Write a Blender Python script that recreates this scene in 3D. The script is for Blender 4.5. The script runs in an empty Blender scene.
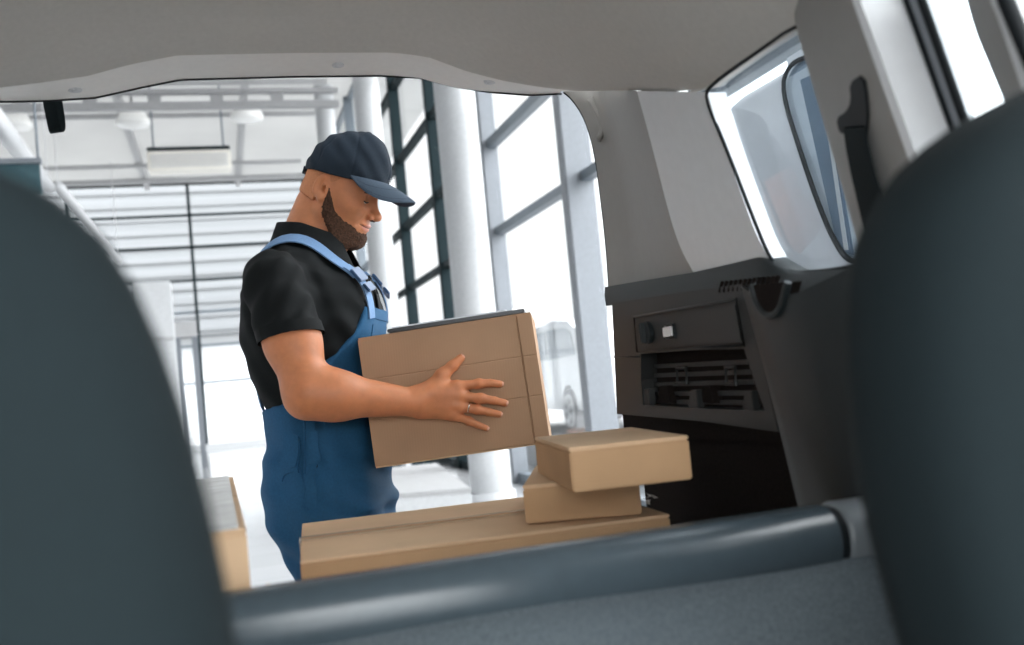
import bpy, bmesh, math, random
import numpy as np
from math import sin, cos, radians, pi, sqrt
from mathutils import Vector, Matrix
random.seed(4); RNG = np.random.RandomState(4)
scene = bpy.context.scene
COL = scene.collection

# ------------------------------------------------------------------ camera
F_PX = 1000.0; YAW = radians(16.5); PITCH = radians(3.3); ROLL = radians(5.5)
CAM = np.array([0, 0, 1.2])
FW = np.array([sin(YAW)*cos(PITCH), cos(YAW)*cos(PITCH), sin(PITCH)])
R0 = np.array([cos(YAW), -sin(YAW), 0.0]); U0 = np.cross(R0, FW)
RT = cos(ROLL)*R0 - sin(ROLL)*U0; UPV = sin(ROLL)*R0 + cos(ROLL)*U0
def ray(x, y): return FW + RT*(x-512)/F_PX + UPV*(322.5-y)/F_PX
def plane_hit(x, y, p, n):
    d = ray(x, y); n = np.array(n, float)
    return CAM + d*(((np.array(p, float)-CAM) @ n)/(d @ n))
def atX(x, y, v): return plane_hit(x, y, (v, 0, 0), (1, 0, 0))
def atY(x, y, v): return plane_hit(x, y, (0, v, 0), (0, 1, 0))
def atZ(x, y, v): return plane_hit(x, y, (0, 0, v), (0, 0, 1))
SIDE_N = (1, 0, .25); SIDE_P = (.72, 0, 1.3)
def atS(x, y, off=0.0): return plane_hit(x, y, (SIDE_P[0]-off, 0, 1.3), SIDE_N)   # leaning side of the van, off = towards inside

cd = bpy.data.cameras.new('camera'); cam = bpy.data.objects.new('camera', cd); COL.objects.link(cam)
cd.sensor_width = 36; cd.lens = F_PX/1024*36; cd.clip_start = .02; cd.clip_end = 400
m = Matrix((( RT[0], UPV[0], -FW[0], 0), (RT[1], UPV[1], -FW[1], 0), (RT[2], UPV[2], -FW[2], CAM[2]), (0, 0, 0, 1)))
cam.matrix_world = m
cd.dof.use_dof = True; cd.dof.focus_distance = 2.08; cd.dof.aperture_fstop = 4.0
scene.camera = cam
scene.view_settings.view_transform = 'Standard'; scene.view_settings.look = 'None'
scene.view_settings.gamma = 1; scene.view_settings.use_curve_mapping = False
scene.view_settings.exposure = 0.0

# ------------------------------------------------------------------ materials
def mat(name, col, rough=.5, metal=0, var=.06, vscale=30, bump=0, bscale=200, spec=.5, stretch=None, coat=0):
    M = bpy.data.materials.new(name); M.use_nodes = True
    nt = M.node_tree; b = nt.nodes['Principled BSDF']
    b.inputs['Roughness'].default_value = rough; b.inputs['Metallic'].default_value = metal
    b.inputs['Specular IOR Level'].default_value = spec
    if coat: b.inputs['Coat Weight'].default_value = coat
    tc = nt.nodes.new('ShaderNodeTexCoord'); mp = nt.nodes.new('ShaderNodeMapping')
    nt.links.new(tc.outputs['Object'], mp.inputs['Vector'])
    if stretch: mp.inputs['Scale'].default_value = stretch
    n = nt.nodes.new('ShaderNodeTexNoise'); n.inputs['Scale'].default_value = vscale; n.inputs['Detail'].default_value = 4
    nt.links.new(mp.outputs['Vector'], n.inputs['Vector'])
    r = nt.nodes.new('ShaderNodeValToRGB')
    c = np.array(col)
    r.color_ramp.elements[0].position = .3; r.color_ramp.elements[1].position = .7
    r.color_ramp.elements[0].color = (*np.clip(c*(1-var), 0, 1), 1); r.color_ramp.elements[1].color = (*np.clip(c*(1+var), 0, 1), 1)
    nt.links.new(n.outputs['Fac'], r.inputs['Fac']); nt.links.new(r.outputs['Color'], b.inputs['Base Color'])
    if bump:
        n2 = nt.nodes.new('ShaderNodeTexNoise'); n2.inputs['Scale'].default_value = bscale; n2.inputs['Detail'].default_value = 3
        nt.links.new(mp.outputs['Vector'], n2.inputs['Vector'])
        bp = nt.nodes.new('ShaderNodeBump'); bp.inputs['Strength'].default_value = bump; bp.inputs['Distance'].default_value = .002
        nt.links.new(n2.outputs['Fac'], bp.inputs['Height']); nt.links.new(bp.outputs['Normal'], b.inputs['Normal'])
    return M
def glass_mat(name, tint=(.93, .96, .97), gloss=.06):
    M = bpy.data.materials.new(name); M.use_nodes = True; nt = M.node_tree; nt.nodes.clear()
    o = nt.nodes.new('ShaderNodeOutputMaterial'); mx = nt.nodes.new('ShaderNodeMixShader')
    t = nt.nodes.new('ShaderNodeBsdfTransparent'); t.inputs['Color'].default_value = (*tint, 1)
    g = nt.nodes.new('ShaderNodeBsdfGlossy'); g.inputs['Roughness'].default_value = .02
    fr = nt.nodes.new('ShaderNodeFresnel'); fr.inputs['IOR'].default_value = 1.2
    mp = nt.nodes.new('ShaderNodeMath'); mp.operation = 'MULTIPLY'; mp.inputs[1].default_value = .2
    nt.links.new(fr.outputs['Fac'], mp.inputs[0]); nt.links.new(mp.outputs[0], mx.inputs['Fac'])
    nt.links.new(t.outputs[0], mx.inputs[1]); nt.links.new(g.outputs[0], mx.inputs[2]); nt.links.new(mx.outputs[0], o.inputs['Surface'])
    return M
def cardboard(name, col, axis='Z'):
    M = mat(name, col, .82, var=.07, vscale=9, spec=.2)
    nt = M.node_tree; b = nt.nodes['Principled BSDF']
    tc = nt.nodes['Texture Coordinate']; w = nt.nodes.new('ShaderNodeTexWave'); w.bands_direction = axis
    w.inputs['Scale'].default_value = 60; w.inputs['Distortion'].default_value = .6; w.inputs['Detail'].default_value = 1
    nt.links.new(tc.outputs['Object'], w.inputs['Vector'])
    bp = nt.nodes.new('ShaderNodeBump'); bp.inputs['Strength'].default_value = .07; bp.inputs['Distance'].default_value = .0012
    nt.links.new(w.outputs['Fac'], bp.inputs['Height']); nt.links.new(bp.outputs['Normal'], b.inputs['Normal'])
    return M
def roof_mat():
    M = bpy.data.materials.new('translucent_roof_sheet'); M.use_nodes = True; nt = M.node_tree; nt.nodes.clear()
    o = nt.nodes.new('ShaderNodeOutputMaterial'); mx = nt.nodes.new('ShaderNodeMixShader'); mx.inputs['Fac'].default_value = .55
    d = nt.nodes.new('ShaderNodeBsdfDiffuse'); d.inputs['Color'].default_value = (.50, .50, .496, 1)
    t = nt.nodes.new('ShaderNodeBsdfTranslucent')
    tc = nt.nodes.new('ShaderNodeTexCoord'); n = nt.nodes.new('ShaderNodeTexNoise'); n.inputs['Scale'].default_value = .7
    r = nt.nodes.new('ShaderNodeValToRGB'); r.color_ramp.elements[0].color = (.42, .42, .42, 1); r.color_ramp.elements[1].color = (.54, .54, .535, 1)
    nt.links.new(tc.outputs['Object'], n.inputs['Vector']); nt.links.new(n.outputs['Fac'], r.inputs['Fac']); nt.links.new(r.outputs['Color'], t.inputs['Color'])
    nt.links.new(d.outputs[0], mx.inputs[1]); nt.links.new(t.outputs[0], mx.inputs[2]); nt.links.new(mx.outputs[0], o.inputs['Surface'])
    return M
def floor_mat():
    M = mat('polished_floor_tile', (.38, .38, .39), .16, var=.03, vscale=2)
    nt = M.node_tree; b = nt.nodes['Principled BSDF']; tc = nt.nodes['Texture Coordinate']
    br = nt.nodes.new('ShaderNodeTexBrick'); br.offset = 0; br.inputs['Scale'].default_value = 1
    br.inputs['Brick Width'].default_value = .6; br.inputs['Row Height'].default_value = .6; br.inputs['Mortar Size'].default_value = .004
    br.inputs['Color1'].default_value = (.42, .425, .435, 1); br.inputs['Color2'].default_value = (.39, .395, .405, 1); br.inputs['Mortar'].default_value = (.28, .28, .28, 1)
    nt.links.new(tc.outputs['Object'], br.inputs['Vector']); nt.links.new(br.outputs['Color'], b.inputs['Base Color'])
    return M
M = {}
M['floor'] = floor_mat(); M['roof'] = roof_mat()
M['white_paint'] = mat('white_paint', (.49, .50, .51), .4)
M['column'] = mat('column_paint', (.40, .408, .418), .45)
M['white_steel'] = mat('white_steel', (.54, .547, .56), .35)
M['grey_steel'] = mat('grey_blue_steel', (.13, .155, .18), .5)
M['pale_steel'] = mat('pale_blue_steel', (.155, .17, .19), .45)
M['dark_steel'] = mat('dark_teal_steel', (.008, .017, .020), .7, spec=.12)
M['soffit'] = mat('soffit_grey', (.37, .37, .375), .6)
M['glass'] = glass_mat('clear_glass', (.98, .985, .988)); M['van_glass'] = glass_mat('van_glass', (.93, .96, .98))
M['cladding'] = mat('pale_cladding', (.115, .12, .125), .6, var=.15, vscale=1.0, stretch=(.05, .05, 4))
M['cladding_rib'] = mat('grey_cladding_rib', (.095, .098, .102), .6); M['beam'] = mat('beam_grey_paint', (.27, .27, .275), .5)
M['ground'] = mat('pale_paving', (.32, .32, .32), .7)
M['liner'] = mat('headliner_fabric', (.60, .585, .555), .92, var=.03, vscale=120, bump=.25, bscale=900, spec=.1)
M['liner_band'] = mat('header_trim_plastic', (.88, .865, .835), .5, var=.02, vscale=80, bump=.1, bscale=1200)
M['trim_grey_shaded'] = mat('shaded_pillar_plastic', (.27, .262, .248), .55, var=.02, vscale=60, bump=.1, bscale=1500)  # darker copy of the trim plastic, shade of the inward faces painted in
M['trim_pale_lit'] = mat('lit_pillar_plastic', (.66, .675, .69), .45, var=.02, vscale=60, bump=.1, bscale=1500)  # brighter copy of the trim plastic, light on the side panels painted in
M['dark_plastic'] = mat('dark_grained_plastic', (.0068, .0115, .0135), .5, var=.08, vscale=90, bump=.3, bscale=1800)
M['mid_plastic'] = mat('charcoal_panel_plastic', (.0125, .0145, .0145), .5, var=.10, vscale=12, bump=.3, bscale=1600, stretch=(1, 1, .25))
M['void'] = mat('black_cargo_carpet', (.012, .009, .008), .95, var=.3, vscale=200, bump=.4, bscale=700, spec=.1)
M['rubber'] = mat('black_rubber', (.0055, .008, .010), .6, spec=.2)
M['white_plastic'] = mat('white_plastic', (.75, .75, .76), .35)
M['seat'] = mat('dark_seat_fabric', (.0050, .0112, .0135), .85, var=.12, vscale=400, bump=.4, bscale=1500, spec=.25)
M['bench'] = mat('grey_melange_fabric', (.10, .122, .136), .9, var=.22, vscale=320, bump=.5, bscale=900, spec=.2)
M['bar'] = mat('satin_slate_plastic', (.055, .076, .09), .27, var=.05, vscale=50, bump=.06, bscale=1500)
M['bar_cap'] = mat('satin_cap_plastic', (.16, .18, .195), .32, var=.04)
M['webbing'] = mat('black_webbing', (.006, .011, .013), .8, spec=.15, var=.2, vscale=500, bump=.4, bscale=1200)
M['card'] = cardboard('kraft_cardboard', (.50, .315, .175)); M['card_held'] = cardboard('brown_cardboard', (.40, .25, .155), 'X')
M['card_pale'] = cardboard('pale_kraft_cardboard', (.66, .46, .29))
M['card_edge'] = mat('torn_cardboard_edge', (.36, .20, .10), .9)
M['tape'] = mat('clear_packing_tape', (.60, .47, .33), .22, var=.05)
M['film'] = mat('cloudy_stretch_film', (.62, .60, .56), .25, var=.12, vscale=25)
M['steel'] = mat('steel', (.6, .6, .6), .3, 1)
M['skin'] = mat('skin', (.54, .205, .092), .48, var=.10, vscale=45, bump=.12, bscale=700, spec=.4)
M['lips'] = mat('lip_skin', (.50, .19, .13), .4)
b = M['skin'].node_tree.nodes['Principled BSDF']; b.inputs['Subsurface Weight'].default_value = .12; b.inputs['Subsurface Radius'].default_value = (.012, .004, .002); b.inputs['Subsurface Scale'].default_value = .5
M['nail'] = mat('finger_nail', (.62, .33, .24), .3)
M['beard'] = mat('brown_beard_hair', (.062, .030, .017), .8, var=.55, vscale=260, bump=.9, bscale=900, spec=.2)
M['buzz'] = mat('shaved_hair', (.47, .19, .09), .7, var=.22, vscale=500, bump=.3, bscale=1500, spec=.2)
M['cap'] = mat('shaded_cap_cotton', (.0085, .0155, .025), .85, var=.10, vscale=300, bump=.35, bscale=1200, spec=.25)  # navy darkened to paint in the shading of the crown
M['cap_brim'] = mat('lit_brim_cotton', (.038, .058, .084), .8, var=.08, vscale=300, bump=.35, bscale=1200, spec=.3)  # lighter than the crown: light falling on the brim put into colour
M['polo'] = mat('black_pique_cotton', (.0030, .0045, .0052), .8, var=.15, vscale=300, bump=.35, bscale=1400, spec=.22)
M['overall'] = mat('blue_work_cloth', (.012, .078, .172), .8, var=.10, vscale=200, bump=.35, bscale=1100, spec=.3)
M['strap'] = mat('highlit_strap_cloth', (.14, .25, .43), .75, var=.10, vscale=300, bump=.35, bscale=1100)  # highlight on the straps put into the cloth colour
M['buckle'] = mat('navy_buckle_plastic', (.035, .085, .18), .35)
M['shoe'] = mat('black_shoe_leather', (.02, .02, .02), .5)
M['eye'] = mat('eye', (.75, .72, .68), .2); M['lash'] = mat('lash_and_shade_dark', (.03, .016, .01), .8)
M['clip_board'] = mat('black_clipboard', (.006, .008, .011), .35); M['paper'] = mat('paper', (.72, .74, .78), .6)
M['silver'] = mat('silver', (.8, .78, .74), .2, 1)
M['car_white'] = mat('white_car_paint', (.82, .83, .84), .25, coat=.5); M['car_grey'] = mat('silver_van_paint', (.55, .58, .62), .5, coat=.08, var=.02)
M['tail_red'] = mat('red_lamp_plastic', (.7, .08, .05), .25); M['tyre'] = mat('tyre_rubber', (.03, .03, .03), .8); M['car_glass'] = mat('veiled_car_glass', (.42, .45, .47), .15); M['tyre_veiled'] = mat('veiled_tyre', (.22, .22, .23), .8)  # car glass and its grey tyres lightened to paint in the overexposure veil
M['wood'] = mat('pale_pink_wood', (.66, .42, .32), .5, var=.15, vscale=6, stretch=(1, 8, 8))
M['board_blue'] = mat('dark_teal_board', (.03, .075, .09), .4)
M['ac'] = mat('cream_unit_paint', (.80, .77, .71), .45)
M['lampglass'] = mat('opal_lamp_shade', (.86, .85, .83), .3)

# ------------------------------------------------------------------ helpers
def tag(o, label=None, cat=None, group=None, kind=None):
    if label: o['label'] = label
    if cat: o['category'] = cat
    if group: o['group'] = group
    if kind: o['kind'] = kind
    return o
def empty(name, loc, rz=0):
    o = bpy.data.objects.new(name, None); COL.objects.link(o); o.location = loc; o.rotation_euler = (0, 0, rz); o.empty_display_size = .1
    return o
def mesh_obj(name, verts, faces, material, parent=None, smooth=False, world=True):
    me = bpy.data.meshes.new(name)
    me.from_pydata([tuple(map(float, v)) for v in verts], [], [tuple(map(int, f)) for f in faces]); me.update()
    bm = bmesh.new(); bm.from_mesh(me); bmesh.ops.recalc_face_normals(bm, faces=bm.faces); bm.to_mesh(me); bm.free()
    return link_mesh(name, me, material, parent, smooth, world)
def root_matrix(o):
    mt = Matrix.Translation(o.location) @ o.rotation_euler.to_matrix().to_4x4()
    return (root_matrix(o.parent) @ mt) if o.parent else mt
def link_mesh(name, me, material, parent=None, smooth=False, world=True):
    mats = material if isinstance(material, (list, tuple)) else [material]
    for x in mats: me.materials.append(x)
    if smooth:
        me.polygons.foreach_set('use_smooth', [True]*len(me.polygons))
    o = bpy.data.objects.new(name, me); COL.objects.link(o)
    if parent is not None:
        o.parent = parent
        if world: me.transform(root_matrix(parent).inverted())   # mesh was given in world space
    return o
def bm_obj(name, bm, material, parent=None, smooth=False, world=True):
    me = bpy.data.meshes.new(name); bmesh.ops.recalc_face_normals(bm, faces=bm.faces); bm.to_mesh(me); bm.free()
    return link_mesh(name, me, material, parent, smooth, world)
def add_box(bm, c, s, rot=None, bev=0):
    b2 = bmesh.new(); bmesh.ops.create_cube(b2, size=1); bmesh.ops.scale(b2, vec=Vector(s), verts=b2.verts)
    if bev: bmesh.ops.bevel(b2, geom=b2.edges[:], offset=bev, segments=2, affect='EDGES')
    if rot is not None: bmesh.ops.rotate(b2, cent=(0, 0, 0), matrix=rot, verts=b2.verts)
    bmesh.ops.translate(b2, vec=Vector(c), verts=b2.verts); join(bm, b2)
def join(bm, b2):
    vm = {v: bm.verts.new(v.co) for v in b2.verts}
    for f in b2.faces:
        try: bm.faces.new([vm[v] for v in f.verts])
        except ValueError: pass
    b2.free()
def box_obj(name, c, s, material, parent=None, rz=0, bev=.0, world=True):
    bm = bmesh.new(); add_box(bm, c, s, Matrix.Rotation(rz, 3, 'Z') if rz else None, bev); return bm_obj(name, bm, material, parent, world=world)
def add_cyl(bm, a, b, r, r2=None, n=20, caps=True):
    a = Vector(a); b = Vector(b); r2 = r if r2 is None else r2
    d = (b-a).normalized(); q = d.to_track_quat('Z', 'Y')
    A = []; B = []
    for i in range(n):
        o = q @ Vector((cos(2*pi*i/n), sin(2*pi*i/n), 0)); A.append(bm.verts.new(a+o*r)); B.append(bm.verts.new(b+o*r2))
    for i in range(n): bm.faces.new((A[i], A[(i+1) % n], B[(i+1) % n], B[i]))
    if caps: bm.faces.new(A[::-1]); bm.faces.new(B)
def cyl_obj(name, a, b, r, material, parent=None, r2=None, n=24, smooth=True):
    bm = bmesh.new(); add_cyl(bm, a, b, r, r2, n)
    o = bm_obj(name, bm, material, parent, smooth)
    if smooth: autosmooth(o)
    return o
def autosmooth(o, ang=40):
    me = o.data; bm = bmesh.new(); bm.from_mesh(me)
    for e in bm.edges:
        if len(e.link_faces) == 2 and e.calc_face_angle() > radians(ang): e.smooth = False
    bm.to_mesh(me); bm.free()
    me.polygons.foreach_set('use_smooth', [True]*len(me.polygons))
def tube_pts(bm, pts, r, n=8, closed=False, rad=None):
    pts = [Vector(p) for p in pts]; N = len(pts); rings = []
    prev = None
    for i, p in enumerate(pts):
        a = pts[(i-1) % N] if (closed or i > 0) else p; c = pts[(i+1) % N] if (closed or i < N-1) else p
        d = (c-a).normalized()
        ref = prev if prev is not None else (Vector((0, 0, 1)) if abs(d.z) < .9 else Vector((1, 0, 0)))
        u = (ref - d*ref.dot(d)).normalized(); w = d.cross(u); prev = u
        rr = rad[i] if rad is not None else r
        rings.append([bm.verts.new(p+(u*cos(2*pi*k/n)+w*sin(2*pi*k/n))*rr) for k in range(n)])
    for i in range(N if closed else N-1):
        A = rings[i]; B = rings[(i+1) % N]
        for k in range(n): bm.faces.new((A[k], A[(k+1) % n], B[(k+1) % n], B[k]))
    if not closed: bm.faces.new(rings[0][::-1]); bm.faces.new(rings[-1])
def tube_obj(name, pts, r, material, parent=None, n=8, closed=False, rad=None):
    bm = bmesh.new(); tube_pts(bm, pts, r, n, closed, rad); return bm_obj(name, bm, material, parent, True)
def prism(bm, pts, ext):
    """closed polygon (list of 3D) extruded by vector ext"""
    A = [bm.verts.new(Vector(p)) for p in pts]; B = [bm.verts.new(Vector(p)+Vector(ext)) for p in pts]
    n = len(pts)
    bm.faces.new(A[::-1]); bm.faces.new(B)
    for i in range(n): bm.faces.new((A[i], A[(i+1) % n], B[(i+1) % n], B[i]))
def prism_obj(name, pts, ext, material, parent=None, bev=0):
    bm = bmesh.new(); prism(bm, pts, ext)
    if bev:
        bmesh.ops.recalc_face_normals(bm, faces=bm.faces); bmesh.ops.bevel(bm, geom=bm.edges[:], offset=bev, segments=2, affect='EDGES')
    return bm_obj(name, bm, material, parent)
def grid_obj(name, rows, material, parent=None, thick=0, direction=None, smooth=True, offset=None):
    """rows: list of equal-length lists of points; thickness pushed along a fixed direction, closed all round"""
    R = len(rows); Cn = len(rows[0]); V = [tuple(p) for r in rows for p in r]; Fc = []
    for i in range(R-1):
        for j in range(Cn-1): Fc.append((i*Cn+j, i*Cn+j+1, (i+1)*Cn+j+1, (i+1)*Cn+j))
    if thick:
        o = len(V); dv = np.array(direction, float)*thick
        V += [tuple(np.array(p)+dv) for p in V[:o]]
        Fc += [(d+o, c+o, b_+o, a+o) for (a, b_, c, d) in Fc[:]]
        ring = [j for j in range(Cn)] + [i*Cn+Cn-1 for i in range(1, R)] + [(R-1)*Cn+j for j in range(Cn-2, -1, -1)] + [i*Cn for i in range(R-2, 0, -1)]
        for k in range(len(ring)):
            a, b_ = ring[k], ring[(k+1) % len(ring)]; Fc.append((a, b_, b_+o, a+o))
    ob = mesh_obj(name, V, Fc, material, parent, smooth)
    if smooth: autosmooth(ob, 45)
    return ob
def resample(pts, n):
    pts = np.array(pts, float); d = np.r_[0, np.cumsum(np.linalg.norm(np.diff(pts, axis=0), axis=1))]
    t = np.linspace(0, d[-1], n); return np.stack([np.interp(t, d, pts[:, k]) for k in range(3)], 1)
def smoothpath(pts, n, it=2):
    """Chaikin rounding keeping the ends, then even resampling"""
    p = np.array(pts, float)
    for _ in range(it):
        q = [p[0]]
        for a, b_ in zip(p[:-1], p[1:]): q += [a*.75+b_*.25, a*.25+b_*.75]
        q.append(p[-1]); p = np.array(q)
    return resample(p, n)
def closed_smooth(pts, it=2):
    p = np.array(pts, float)
    for _ in range(it):
        q = []
        for i in range(len(p)):
            a = p[i]; b_ = p[(i+1) % len(p)]; q += [a*.75+b_*.25, a*.25+b_*.75]
        p = np.array(q)
    return p

# ================================================================== THE HALL
def struct(o): o['kind'] = 'structure'; return o
struct(box_obj('floor', (-2, 5, -.05), (14.6+.0, 52, .1), M['floor']))
struct(box_obj('ceiling', (-2, 14.5, 8.06), (14.6, 33, .08), M['roof']))
struct(box_obj('wall_left', (-9.25, 14.5, 4), (.2, 33, 8), M['white_paint']))
struct(box_obj('floor_forecourt', (24, 25, .1), (40, 50, .48), M['ground']))
gp = struct(box_obj('ground', (0, 60, -.16), (400, 400, .12), M['ground']))
struct(box_obj('wall_light_block', (-2, -2.0, 5.4), (14.6, .2, 5.2), M['white_paint']))  # unseen upper wall behind the camera, added to hold back light into the hall
# back glazed wall
BY = 30.9
bw = struct(empty('wall_back', (-2, BY, 0)))
box_obj('sill', (-2, BY, .1), (14.4, .25, .2), M['white_paint'], bw)
box_obj('soffit_beam', (-2, BY-.2, 7.99), (14.4, .9, .06), M['soffit'], bw)
for x in (-8.9, -7.4, -3.86, -.50, 2.9, 4.9):
    box_obj('mullion', (x, BY-.06, 4.05), (.09, .12, 7.7), M['dark_steel'], bw)
for z in (2.0, 3.1, 4.1, 5.05, 6.05, 7.0, 7.95):
    box_obj('transom', (-2, BY-.03, z), (14.3, .07, .075), M['grey_steel'] if z < 4.5 else M['dark_steel'], bw)
box_obj('glazing', (-2, BY+.05, 4.05), (14.4, .02, 7.7), M['glass'], bw)
# right glazed facade: posts and bays
FX = 3.3
posts = [(-1.9, .14, 'grey_steel', .2), (.45, .14, 'grey_steel', .2), (3.2, .14, 'grey_steel', .2), (5.95, .14, 'grey_steel', .2), (8.42, .16, 'pale_steel', .27), (11.35, .14, 'pale_steel', .19), (14.3, .14, 'dark_steel', .16), (17.05, .14, 'dark_steel', .18), (19.8, .14, 'grey_steel', .2), (22.5, .14, 'grey_steel', .2), (25.2, .14, 'grey_steel', .2), (27.9, .14, 'grey_steel', .2), (30.5, .14, 'grey_steel', .2)]
for k, (y, w, mm, dp) in enumerate(posts):
    z0 = 0
    struct(box_obj('trim_%d' % (k+1), (FX+.07-dp/2, y, 4), (dp, w, 8), M[mm], bev=.01))
for k in range(len(posts)-1):
    y0 = posts[k][0]+posts[k][1]/2; y1 = posts[k+1][0]-posts[k+1][1]/2; yc = (y0+y1)/2; L = y1-y0-.004
    wn = struct(empty('window_%d' % (k+1), (FX, yc, 0)))
    bm = bmesh.new(); mm = 'pale_steel' if y0 < 11.2 else ('dark_steel' if y0 < 18 else 'grey_steel')
    for z, h in ((.06, .12), (2.97, .09), (4.02, .11), (5.2, .11), (6.5, .11), (7.94, .1)):
        add_box(bm, (FX, yc, z), (.11, L, h))
    bm_obj('window_frame', bm, M[mm if mm != 'pale_steel' else 'grey_steel'], wn)
    box_obj('pane', (FX+.02, yc, 4), (.012, L, 7.9), M['glass'], wn)
# columns
cols = []
for y, r, lab in ((10.1, .215, 'nearest thick round white column, just right of the held box top'), (15.75, .205, "round white column right behind the man's cap brim"), (21.4, .205, 'farthest round white column, hidden mostly by the man')):
    c = empty('round_column', (2.6, y, 0)); bm = bmesh.new(); add_cyl(bm, (2.6, y, .06), (2.6, y, 7.9), r, n=40); o = bm_obj('shaft', bm, M['column'], c, True); autosmooth(o)
    bm = bmesh.new(); add_cyl(bm, (2.6, y, .0), (2.6, y, .08), r+.03, n=40); autosmooth(bm_obj('base_ring', bm, M['white_steel'], c, True))
    tag(c, lab, 'column', 'white round columns along the glazed side'); cols.append(c)
# roof beams with slots
def slotted_beam(y, z0, z1, lab):
    t = empty('roof_beam', (-2.8, y, z0)); bm = bmesh.new(); h = z1-z0
    add_box(bm, (-2.8, y, z0+.06), (10.5, .16, .12)); add_box(bm, (-2.8, y, z1-.04), (10.5, .16, .08))
    o1 = bm_obj('flange', bm, M['beam'], t)
    bm = bmesh.new()
    x = -8.0
    while x < 2.4:
        add_box(bm, (x, y, (z0+.12+z1-.08)/2), (.22, .1, h-.20)); x += 1.04
    bm_obj('web', bm, M['beam'], t)
    tag(t, lab, 'roof beam'); return t
slotted_beam(18.0, 6.45, 6.80, 'slotted grey roof beam just under the van header')
for x, lab in ((-5.2, 'long grey roof rail on the far left'), (-1.6, 'long grey roof rail above the cream heater'), (.95, "long white roof rail above the man's cap")):
    o = box_obj('roof_rail', (x, 15.2, 7.86), (.14, 30.6, .28), M['soffit'], bev=.01); tag(o, lab, 'roof rail', 'long roof rails')
for y in (20.3, 22.6, 27.2, 29.0):
    o = box_obj('roof_purlin', (-2.9, y, 7.66), (10.9, .1, .1), M['soffit'])
    tag(o, 'thin grey purlin crossing the bright roof, %s from the glazed end wall' % {29.0: 'first', 27.2: 'second', 22.6: 'third', 20.3: 'fourth'}[y], 'purlin', 'roof purlins')
# cream heater hung under the roof
a = atY(147, 153, 21); b2 = atY(232, 172, 21)
ac = empty('ceiling_heater', ((a[0]+b2[0])/2, 21, b2[2])); cx = (a[0]+b2[0])/2; wz = a[2]-b2[2]; wx = b2[0]-a[0]
box_obj('housing', (cx, 21, b2[2]+wz*.5), (wx, .5, wz*.92), M['ac'], ac, bev=.03)
bm = bmesh.new()
for k in range(5): add_box(bm, (cx, 20.735, b2[2]+.1+k*.055), (wx*.92, .03, .02))
bm_obj('grille', bm, M['white_steel'], ac)
box_obj('top_plate', (cx, 21, b2[2]+wz*1.03), (wx*.98, .6, .05), M['dark_steel'], ac)
for s in (-.42, .42): cyl_obj('hanger_rod', (cx+wx*s, 21, b2[2]+wz), (cx+wx*s, 21, 8.02), .02, M['grey_steel'], ac, n=8)
tag(ac, 'cream box heater hanging under the hall roof', 'heater')
for (px, py), lab in (((14, 126), 'white dome lamp at the far left edge under the roof'), ((133, 124), 'white dome lamp right of the hanging black strap'), ((247, 118), "white dome lamp nearest the man's cap")):
    p = atZ(px, py, 7.2); q = empty('dome_lamp', (p[0], p[1], 7.0)); bm = bmesh.new()
    rs = [(.05, .32), (.16, .30), (.27, .2), (.33, .06), (.34, 0.0), (.30, -.04), (.05, -.06)]
    R = []
    for r, z in rs: R.append([bm.verts.new((p[0]+r*cos(2*pi*k/24), p[1]+r*sin(2*pi*k/24), 7.2+z)) for k in range(24)])
    for A, B in zip(R[:-1], R[1:]):
        for k in range(24): bm.faces.new((A[k], A[(k+1) % 24], B[(k+1) % 24], B[k]))
    bm.faces.new(R[0]); bm.faces.new(R[-1][::-1])
    bm_obj('shade', bm, M['lampglass'], q, True); cyl_obj('stem', (p[0], p[1], 7.5), (p[0], p[1], 8.02), .03, M['soffit'], q, n=10)
    tag(q, lab, 'lamp', 'dome lamps under the hall roof')
# pipes at left
def pipe(pts, r):
    t = empty('white_pipe', tuple(pts[-1])); tube_obj('pipe_run', pts, r, M['white_steel'], t, n=14)
    for p in pts: cyl_obj('hanger_rod', (p[0], p[1], p[2]), (p[0], p[1], 8.02), .009, M['white_steel'], t, n=8)
    return t
p0 = atY(-6, 118, 11); k = atY(48, 187, 17.5)
pt = pipe([p0 - (k-p0)*.3, p0, k], .11); tag(pt, 'thick white pipe sloping down at the far left under the roof', 'pipe')
p1 = atY(58, 186, 19.5); p2 = atY(118, 262, 28)
pt = pipe([p1, p2], .10); tag(pt, 'thin white pipe running back along the left in front of the glazed end wall', 'pipe')
a = atY(-30, 164, 12.5); b2 = atY(42, 196, 12.5)
hb = empty('hanging_board', ((a[0]+b2[0])/2, 12.5, b2[2])); box_obj('panel', ((a[0]+b2[0])/2, 12.5, (a[2]+b2[2])/2), (b2[0]-a[0], .08, a[2]-b2[2]), M['board_blue'], hb, bev=.01)
box_obj('frame_rail', ((a[0]+b2[0])/2, 12.45, a[2]), (b2[0]-a[0]+.06, .1, .06), M['pale_steel'], hb)
for s in (-.35, .35): cyl_obj('hanger_rod', ((a[0]+b2[0])/2+s, 12.5, a[2]), ((a[0]+b2[0])/2+s, 12.5, 8.02), .015, M['grey_steel'], hb, n=8)
tag(hb, 'dark teal board hanging above the left seat', 'board')
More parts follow.
